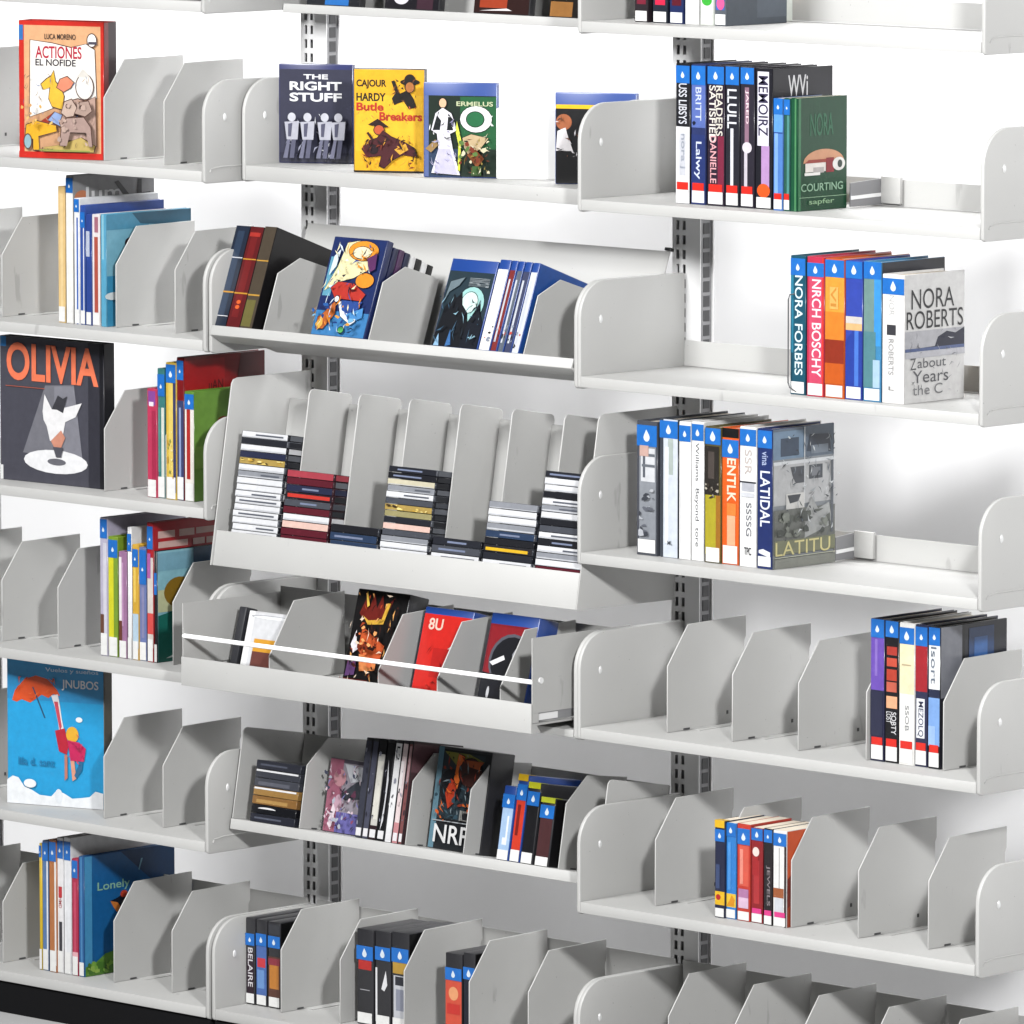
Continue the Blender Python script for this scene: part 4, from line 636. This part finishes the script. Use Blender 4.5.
# CDs
f = F23; g = 'jewel cases stacked in the CD browser'
CL = {'w': ('#e2e3e6', 'white'), 'n': ('#262b45', 'navy'), 't': ('#b09550', 'gold and tan'), 'r': ('#a8404c', 'rose red'), 'k': ('#1b1c22', 'black'), 'g': ('#4a4d55', 'dark grey'), 'm': ('#5c1a28', 'maroon'), 'b': ('#2a3c58', 'steel blue'), 'c': ('#cfc8ae', 'cream'), 'o': ('#9c9468', 'olive tan'), 'p': ('#e2c0b4', 'pale pink'), 'y': ('#262428', 'black with yellow stripe'), 's': ('#8f9299', 'silver grey'), 'x': ('#1c1d26', 'black with red stripe'), 'e': ('#23252d', 'charcoal')}
STK = [(234.5, 'wwwwwwwwwswtnwew', 'tall leftmost CD browser stack', 430), (283.5, 'mmpwmgxnmr', 'rose-topped second CD browser stack', 469), (337.5, 'bbk', 'low blue third CD browser stack', 523), (389.5, 'wwsgpeotgwscke', 'tall middle CD browser stack', 465), (438, 'wge', 'low fifth CD browser stack', 536), (494, 'weykbswws', 'CD browser stack with a yellow stripe', 500), (546, 'mwswkwgkwswkwwe', 'rightmost CD browser stack', 470)]
cdi = 0
for px, cols, where, top in STK:
    x0 = CD0+CDP*[q[0] for q in STK].index(px); zt = f.H(x0, .006, top); n = len(cols)
    z = .0573; h = (zt-z)/n
    seen = {}
    for i, ch in enumerate(cols):
        hex_, nm = CL[ch]; cdi += 1
        rg = random.Random(cdi); dx, dy = rg.uniform(-.0009, .0009), rg.uniform(0, .0022)
        left = cols[i+1:].count(ch); tot = cols.count(ch)
        q = '' if tot == 1 else ('topmost ' if left == 0 else 'lowest ' if left == tot-1 else NUM[left]+' highest ')
        root = thing('cd_case', '%s%s spined CD case in the %s' % (q, nm, where), 'CD', f.M @ Matrix.Translation((x0+dx, .006+dy, z+h*i)), g)
        b = MB(); b.box(0, .1195, 0, .124, .0004, h-.0004, print_mat('#3c2028' if 'rose' in where else ['#24262c', '#3a3d44', '#1d1e24', '#5a5d64'][cdi % 4], .25)); b.build('case', root, bevel=.0007, seg=1)
        b = MB(); L = [R(.015, .05, .985, .93, hex_)]
        if ch == 'y': L += [R(.05, .2, .9, .62, '#e0b428')]
        if ch == 'x': L += [R(.05, .25, .95, .75, '#c83a30')]
        if ch == 't': L += DOTS(cdi, .05, .1, .95, .85, ['#e8cc70', '#3a2c20', '#c8a040', '#f0dc90'], 14, .06, 4)
        if ch in 'wsc': L += [R(.03, .08, .97, .14+.2*rg.random(), '#c4c6cb')]+([R(.1+.5*rg.random(), .35, .9, .6, '#5c606a')] if rg.random() < .45 else [])
        if ch in 'ngbke': L += [R(.05+.3*rg.random(), .35, .7, .6, '#7c86a0')] if rg.random() < .6 else []
        art(b, None, L, Vector((0, 0, 0)), X_, Z_, -Y_, .1195, h); b.build('spine_card', root)
        b = MB(); art(b, None, [R(.04, .12, .96, .88, hex_ if rg.random() < .4 else ['#2b2d33', '#6a6d74', '#1f2026'][cdi % 3])], Vector((.1195, 0, 0)), Y_, Z_, X_, .124, h); b.build('side_card', root)

g = 'film cases in the pull-out tray'
f = F24
W = .125
sp(f, 226, 233.5, 606, .03, 'dark edged case at the left of the white boxed film in the pull-out tray', kind='dvd', y=.06, shell=print_mat('#2c2d32', .4), group=g)
fo(f, 240, W, 610, .10, 'white boxed film set with a gold and brown label in the pull-out tray', .06, 0, zoff=.03, kind='box', shell=print_mat('#d8d8da', .4), front=[R(0, 0, 1, .98, '#dedfe2'), R(0, 0, .12, 1, '#f4f4f4'), E(.5, .93, .45, .03, '#a8a9ae'), E(.52, .925, .42, .025, '#eef0f2'), R(.2, .44, .95, .62, '#dfa02e'), R(.2, .1, .85, .44, '#6c3c34'), R(.2, .02, .75, .1, '#2c2a34'), R(.7, .5, 1, .7, '#b8c4dc')], group=g)
W = .130
fo(f, 342, W, 588, .05, 'black and orange masked creature film case in the pull-out tray', .06, 0, zoff=.03, kind='dvd', shell=BLACK, ink='#120808', front=[R(0, 0, 1, 1, '#0c0a0c'), P([(.1, .78), (.2, .95), (.26, .82), (.34, .98), (.42, .84), (.5, .97), (.56, .84), (.74, .96), (.62, .76), (.4, .72), (.2, .72)], '#6c1c14'), P([(.18, .76), (.3, .72), (.55, .74), (.62, .90), (.68, .90), (.6, .70), (.3, .68)], '#d8a83c'), P([(.22, .66), (.5, .56), (.7, .5), (.66, .36), (.4, .32), (.2, .44)], '#c8582c'), P([(.3, .52), (.55, .48), (.5, .44), (.32, .46)], '#2c1410'), P([(.24, .40), (.6, .36), (.6, .26), (.3, .24)], '#e08a50'), P([(.05, .48), (.12, .62), (.16, .5), (.24, .46), (.12, .40)], '#eeeaf0'), P([(.04, .18), (.06, .38), (.22, .34), (.22, .2)], '#5c3c6c'), R(.02, 0, .5, .16, '#7c2414'), P([(.36, .02), (.42, .12), (.6, .14), (.5, .06)], '#f0d8a0'), E(.9, .56, .05, .08, '#e8e8e8'), E(.89, .53, .03, .05, '#101010'), E(.84, .44, .03, .03, '#d8d8d8'), P([(.2, .96), (.22, .99), (.3, .86), (.26, .84)], '#e8c050')]+LN(109, .06, .04, .9, .97, ['#e8a860', '#1c0a08', '#a8401c', '#f0d8c0', '#3c1810'], 64, .12, .011)+DOTS(51, .25, .26, .7, .66, ['#7c2c14', '#f0a868', '#3c140c', '#d87040'], 22, .05, .5), group=g)
fo(f, 411, .120, 606, .05, 'bright red film case with white lettering in the pull-out tray', .06, 0, zoff=.03, kind='bd', shell=BLUEBD, front=[R(0, 0, 1, .94, '#d0241c'), R(.3, .3, .7, .6, '#b81c18'), T('8U', .12, .78, .42, .9, '#e8c8b8', 0, .02), P([(.62, .0), (.7, .4), (.74, .6), (.66, .5), (.8, .72), (.84, .88), (1, .8), (1, 0)], '#3c1414'), E(.84, .78, .1, .1, '#26262c'), P([(.6, .6), (.72, .66), (.9, .7), (.86, .62)], '#dcd4d0')]+LN(110, .2, .1, .9, .7, ['#a81814', '#e03c30', '#8c1210'], 22, .16, .010), group=g)
fo(f, 477, .116, 612, .05, 'red and black film case with a round helmet shape in the pull-out tray', .06, 0, zoff=.03, kind='bd', shell=BLUEBD, front=[R(0, 0, 1, .9, '#7c1420'), R(.04, 0, .96, .88, '#8c1a24'), E(.55, .55, .46, .27, '#5a5a64'), E(.56, .54, .42, .25, '#15161c'), P([(0, .42), (.3, .4), (.9, .46), (1, .3), (1, 0), (0, 0)], '#1a1b22'), P([(.12, .52), (.4, .60), (.44, .56), (.2, .49)], '#eceaec'), P([(.58, .62), (.64, .68), (.62, .58), (.72, .54), (.60, .54)], '#a8aab4'), R(.05, .37, .8, .38, '#8c8e98'), E(.2, .22, .03, .06, '#c8c8cc')], group=g)
g = 'film cases on the lower sloping shelf'
f = F25
x0 = f.X(249.5, .006); zt = f.H(x0, .006, 759)
cs = [('#2a2c36', 'navy black disc case, lowest in the short dark stack'), ('#16171c', 'black disc case with white arc in the short dark stack'), ('#8a6438', 'brown disc case in the short dark stack'), ('#9c7844', 'tan disc case below the white line in the short dark stack'), ('#44464e', 'dark grey disc case in the middle of the short dark stack'), ('#3c3e46', 'charcoal disc case above the white line in the short dark stack'), ('#33353e', 'topmost slate disc case of the short dark stack')]
h = zt/len(cs)
for i, (c, lab) in enumerate(cs):
    root = thing('cd_case', lab, 'CD', f.M @ Matrix.Translation((x0+.0006*(i % 2), .006, h*i)), 'disc cases in the short dark stack')
    b = MB(); b.box(0, .115, 0, .124, .0004, h-.0004, print_mat(c, .3)); b.build('case', root, bevel=.0008, seg=1)
    b = MB(); L = []
    if i in (3, 5): L = [R(.02, .72, .96, .92, '#e8e8ea')]
    elif i == 1: L = [E(.35, .55, .2, .2, '#e4e4e6', a0=0, a1=math.pi)]
    elif i in (2, 4): L = [R(.1, .2, .8, .6, '#b08a50' if i == 2 else '#5c5e68')]
    else: L = [R(.1, .4, .7, .6, '#565a68')]
    art(b, None, L, Vector((0, 0, 0)), X_, Z_, -Y_, .115, h); b.build('spine_card', root)
fo(f, 322, .10, 757, .012, 'pink and violet comic-style film case behind the thin dark spines', .05, 0, kind='dvd', shell=print_mat('#55505a', .3), front=[R(0, 0, 1, .96, '#97909a'), R(0, 0, .35, 1, '#9c5c70'), P([(.3, .5), (.9, .8), (.95, .5), (.5, .45)], '#3c4048'), R(.3, 0, .9, .28, '#6c68a8'), E(.3, .75, .16, .12, '#c08c94'), E(.32, .4, .1, .12, '#c4a0b0'), P([(.1, .1), (.2, .4), (.28, .3), (.2, .02)], '#e8d8e0'), P([(.4, .95), (.95, .93), (.95, .75), (.6, .7)], '#c4c6cc')]+LN(112, .04, .03, .96, .94, ['#33303c', '#e4d4de', '#6c3c54', '#8c88c0'], 50, .14, .012)+DOTS(61, .05, .05, .95, .9, ['#5c3448', '#d8c0cc', '#44485c', '#8c4c64', '#b0b4c0'], 30, .06, .7), group=g)
for a, b_, c, lab, L in ((354.5, 361.5, '#3a3c48', 'slate spined film case, leftmost of the thin film row', []), (361.8, 368, '#4a4c5c', 'grey-violet spined film case, second in the thin film row', []), (368.3, 376, '#c8c6c0', 'white panelled black film spine in the thin film row', [R(0, .85, 1, 1, '#141418'), R(.1, .2, .9, .78, '#d8d6cc'), R(0, 0, 1, .14, '#2a1a20')]), (376.3, 384, '#101014', 'black film spine with white scrawl in the thin film row', [P([(.3, .1), (.5, .4), (.4, .8), (.7, .6), (.6, .2)], '#d8d8dc')]), (384.3, 391.5, '#e9e9ea', 'white film spine lettered at its top in the thin film row', [T('L2', .25, .8, .75, .94, '#30323a', 90)]), (391.8, 397.5, '#e2d0d0', 'pale pink film spine in the thin film row', [R(0, .0, 1, .2, '#c4888c'), R(0, .5, .6, .8, '#f0e8e8')]), (397.8, 402, '#7c4c4c', 'dull maroon film case at the right of the thin film row', [R(.2, .6, .8, .95, '#b09094')])):
    sp(f, a, b_, 737+(a-354)*.08, .128, lab, kind='dvd', y=.006, shell=BLACK, front=[R(.05, .0, .95, .97, c)]+L+[R(.1, .02, .9, .10, '#e4e2e4')]+DOTS(int(a*3), .1, .1, .9, .9, ['#8c8e9c', '#2a2a34', c], 6, .2, .15), side=[R(0, 0, 1, 1, '#4a3438'), R(0, .7, .5, .98, '#6c4c52')] if a > 397 else [], inset=False, group=g)
fo(f, 427, .132, 745, .06, 'dark film case with red and orange painted faces, on the lower sloping shelf', .05, 0, kind='dvd', shell=BLACK, ink='#0a0c10', front=[R(0, 0, 1, .98, '#161a1e'), R(0, 0, .1, 1, '#5c8090'), R(.12, .3, .9, .96, '#24323a'), P([(.12, .96), (.6, .96), (.9, .9), (.4, .82)], '#7c7c34'), E(.3, .62, .2, .17, '#0c1018'), P([(.22, .55), (.3, .7), (.42, .66), (.4, .46), (.3, .4)], '#b83a1c'), P([(.4, .95), (.52, .93), (.5, .8), (.44, .6), (.36, .7)], '#d86a24'), E(.66, .78, .22, .14, '#3c1c18'), P([(.55, .9), (.9, .9), (.8, .82), (.6, .84)], '#9c4c24'), R(.55, .30, .95, .40, '#8c8c88'), R(.62, .31, .9, .38, '#1c1c20'), T('NRP', .1, .06, .78, .24, '#dcdcdc', 0, .01), R(.05, .27, .85, .28, '#a0a4a8')]+LN(111, .12, .28, .9, .95, ['#0c1014', '#d86a24', '#3c5864', '#8c2c14', '#7c8a90'], 56, .13, .010)+DOTS(71, .15, .3, .9, .9, ['#2c4450', '#7c2c18', '#10141a', '#c85c28'], 16, .06, .6), group=g)
for a, b_, top, c, tg, lab in ((496, 508.5, 785, '#a8c4e4', None, 'pale blue and white spined disc case, left of the yellow-tagged cases'), (509, 519.5, 774, '#cf3c26', '#d8b020', 'red-orange spined disc case with yellow tag'), (520, 532.5, 782, '#121216', '#c8c828', 'black spined disc case with lime tag beside the red-orange one'), (534, 548.5, 797, '#4a2a2c', '#b8c030', 'dark brown spined disc case with lime tag, at the right end')):
    sp(f, a, b_, top, .135, lab, kind='bd', y=.006, shell=BLACK if a > 510 else BLUEBD, front=[R(.05, 0, .95, .72, c), R(.3, .2, .7, .6, '#e8eef6' if a < 500 else c), R(.25, .3, .55, .66, '#7c1c14' if c == '#cf3c26' else c)], genre=(.72, .90), label_sticker=(.01, .14, None), tag_top=tg, side=[R(0, 0, 1, 1, '#0e0d10')] if a > 530 else [], group=g)
g = 'dark disc cases on the middle bay\'s bottom shelf'
f = F(2, 6)
for a, b_, top, L, tg, lab in ((246, 255.5, 917, [R(.1, .12, .9, .6, '#2c1c28'), T('BELAIRE', .25, .2, .8, .66, '#d8d4d8', 90)], None, 'black spined case with white lettering and gold tag, far left of the bottom row'), (256.5, 267.5, 919, [R(0, .12, 1, .7, '#4c6cac'), R(.1, .45, .9, .56, '#c83a44'), R(.1, .2, .8, .42, '#6c94cc')], None, 'blue spined case with a red band in the bottom row'), (268.5, 281, 921, [R(0, .86, 1, .98, '#34363c'), R(0, .12, 1, .6, '#5c3a30'), R(.1, .22, .9, .5, '#c07c34'), R(0, .5, 1, .58, '#8c3440')], None, 'brown and orange spined case in the bottom row, left stack'), (357, 374, 928, [R(.1, .58, .9, .7, '#b82c28'), R(.2, .36, .8, .37, '#a0a0a4')], '#2a2a2e', 'black spined case with red face, left of the middle bottom stack'), (375.5, 391.3, 930, [R(.0, .05, .12, .62, '#e8e8ea'), P([(.4, .4), (.7, .6), (.8, .45), (.6, .38)], '#e4e4e6')], '#26262a', 'black spined case with white stripe in the middle bottom stack'), (392, 409.5, 931, [R(.05, .58, .95, .74, '#b8923a'), R(.1, .1, .9, .56, '#c4c6cc'), R(.2, .46, .7, .55, '#2c2e36'), R(.25, .2, .75, .42, '#8c90a0')], None, 'gold and silver spined case in the middle bottom stack'), (445.5, 462.5, 952, [R(0, .1, 1, .7, '#d2523c'), E(.5, .54, .3, .08, '#e8a070'), R(.1, .3, .9, .42, '#c8342c')], None, 'red and coral spined case at the right of the bottom row'), (463.5, 475.5, 952, [R(.05, .1, .95, .7, '#1c2030')], None, 'dark blue-labelled case behind a divider, right end of bottom row')):
    sp(f, a, b_, top, .142, lab, kind='bd', y=.078, shell=BLACK, front=L, genre=(.70, .84), label_sticker=(.02, .13, None), side=[R(0, 0, 1, 1, '#0c0c0e')] if a in (268.5, 392, 463.5) else [], group=g)
g = 'film cases cropped by the top edge above the middle bay'
f = F20
for a, W, c, L, lab in ((306, .137, '#10141c', [R(.35, .0, .8, .12, '#1f6cb8')], 'dark film case with blue glow, leftmost along the photo\'s top edge'), (384, .137, '#15121a', [E(.3, .1, .14, .06, '#d8d4dc'), R(.6, 0, .9, .1, '#3c2430')], 'black film case with pale swirl along the photo\'s top edge'), (473, .137, '#2a1210', [R(.1, .05, .6, .14, '#a03c20'), P([(.1, .02), (.6, .05), (.7, .03)], '#e8e4e4')], 'dark red film case along the photo\'s top edge'), (549, .137, '#1a1512', [R(0, 0, .4, .14, '#a8743c')], 'brown and black film case beside the right bay\'s panel, top edge')):
    x = f.X(a, .004)
    item(f.M @ Matrix.Translation((x, .004, 0)), W, .015, .19, lab, kind='dvd', shell=BLACK, out='face', front=[R(0, 0, 1, 1, c)]+L, group=g)


# ------------------------------------------------------------------ backdrop, floor
mb = MB(); mb.box(-9, 12, 1.2, 1.25, -1.886, 3.2, WALLM)
o = mb.build('backdrop'); o['kind'] = 'structure'
mb = MB(); mb.box(-9, 12, -14, 1.198, -1.95, -1.887, FLOORM)
o = mb.build('floor'); o['kind'] = 'structure'

# ------------------------------------------------------------------ light
w = bpy.data.worlds.new('World'); S.world = w; w.use_nodes = True
bg = w.node_tree.nodes['Background']; bg.inputs[0].default_value = (1, 1, 1, 1); bg.inputs[1].default_value = .02
def area(name, loc, target, sx, sy, power, col=(1, 1, 1)):
    l = bpy.data.lights.new(name, 'AREA'); l.shape = 'RECTANGLE'; l.size = sx; l.size_y = sy; l.energy = power; l.color = col
    o = bpy.data.objects.new(name, l); COL.objects.link(o); o.location = loc
    o.rotation_euler = (Vector(target)-Vector(loc)).to_track_quat('-Z', 'Y').to_euler()
area('key_softbox', (4.6, -3.5, 1.1), (-.3, 0, -.8), .32, .32, 425)
area('front_softbox', (-.35, -4.7, 2.8), (-.5, 0, -.8), 1.7, 1.9, 620)
area('backdrop_strip', (-1.0, .70, 1.75), (-1.0, 1.2, 1.6), 4.6, .2, 420)
S.view_settings.view_transform = 'Standard'; S.view_settings.look = 'None'; S.view_settings.exposure = .22; S.view_settings.gamma = 1
S.cycles.max_bounces = 6
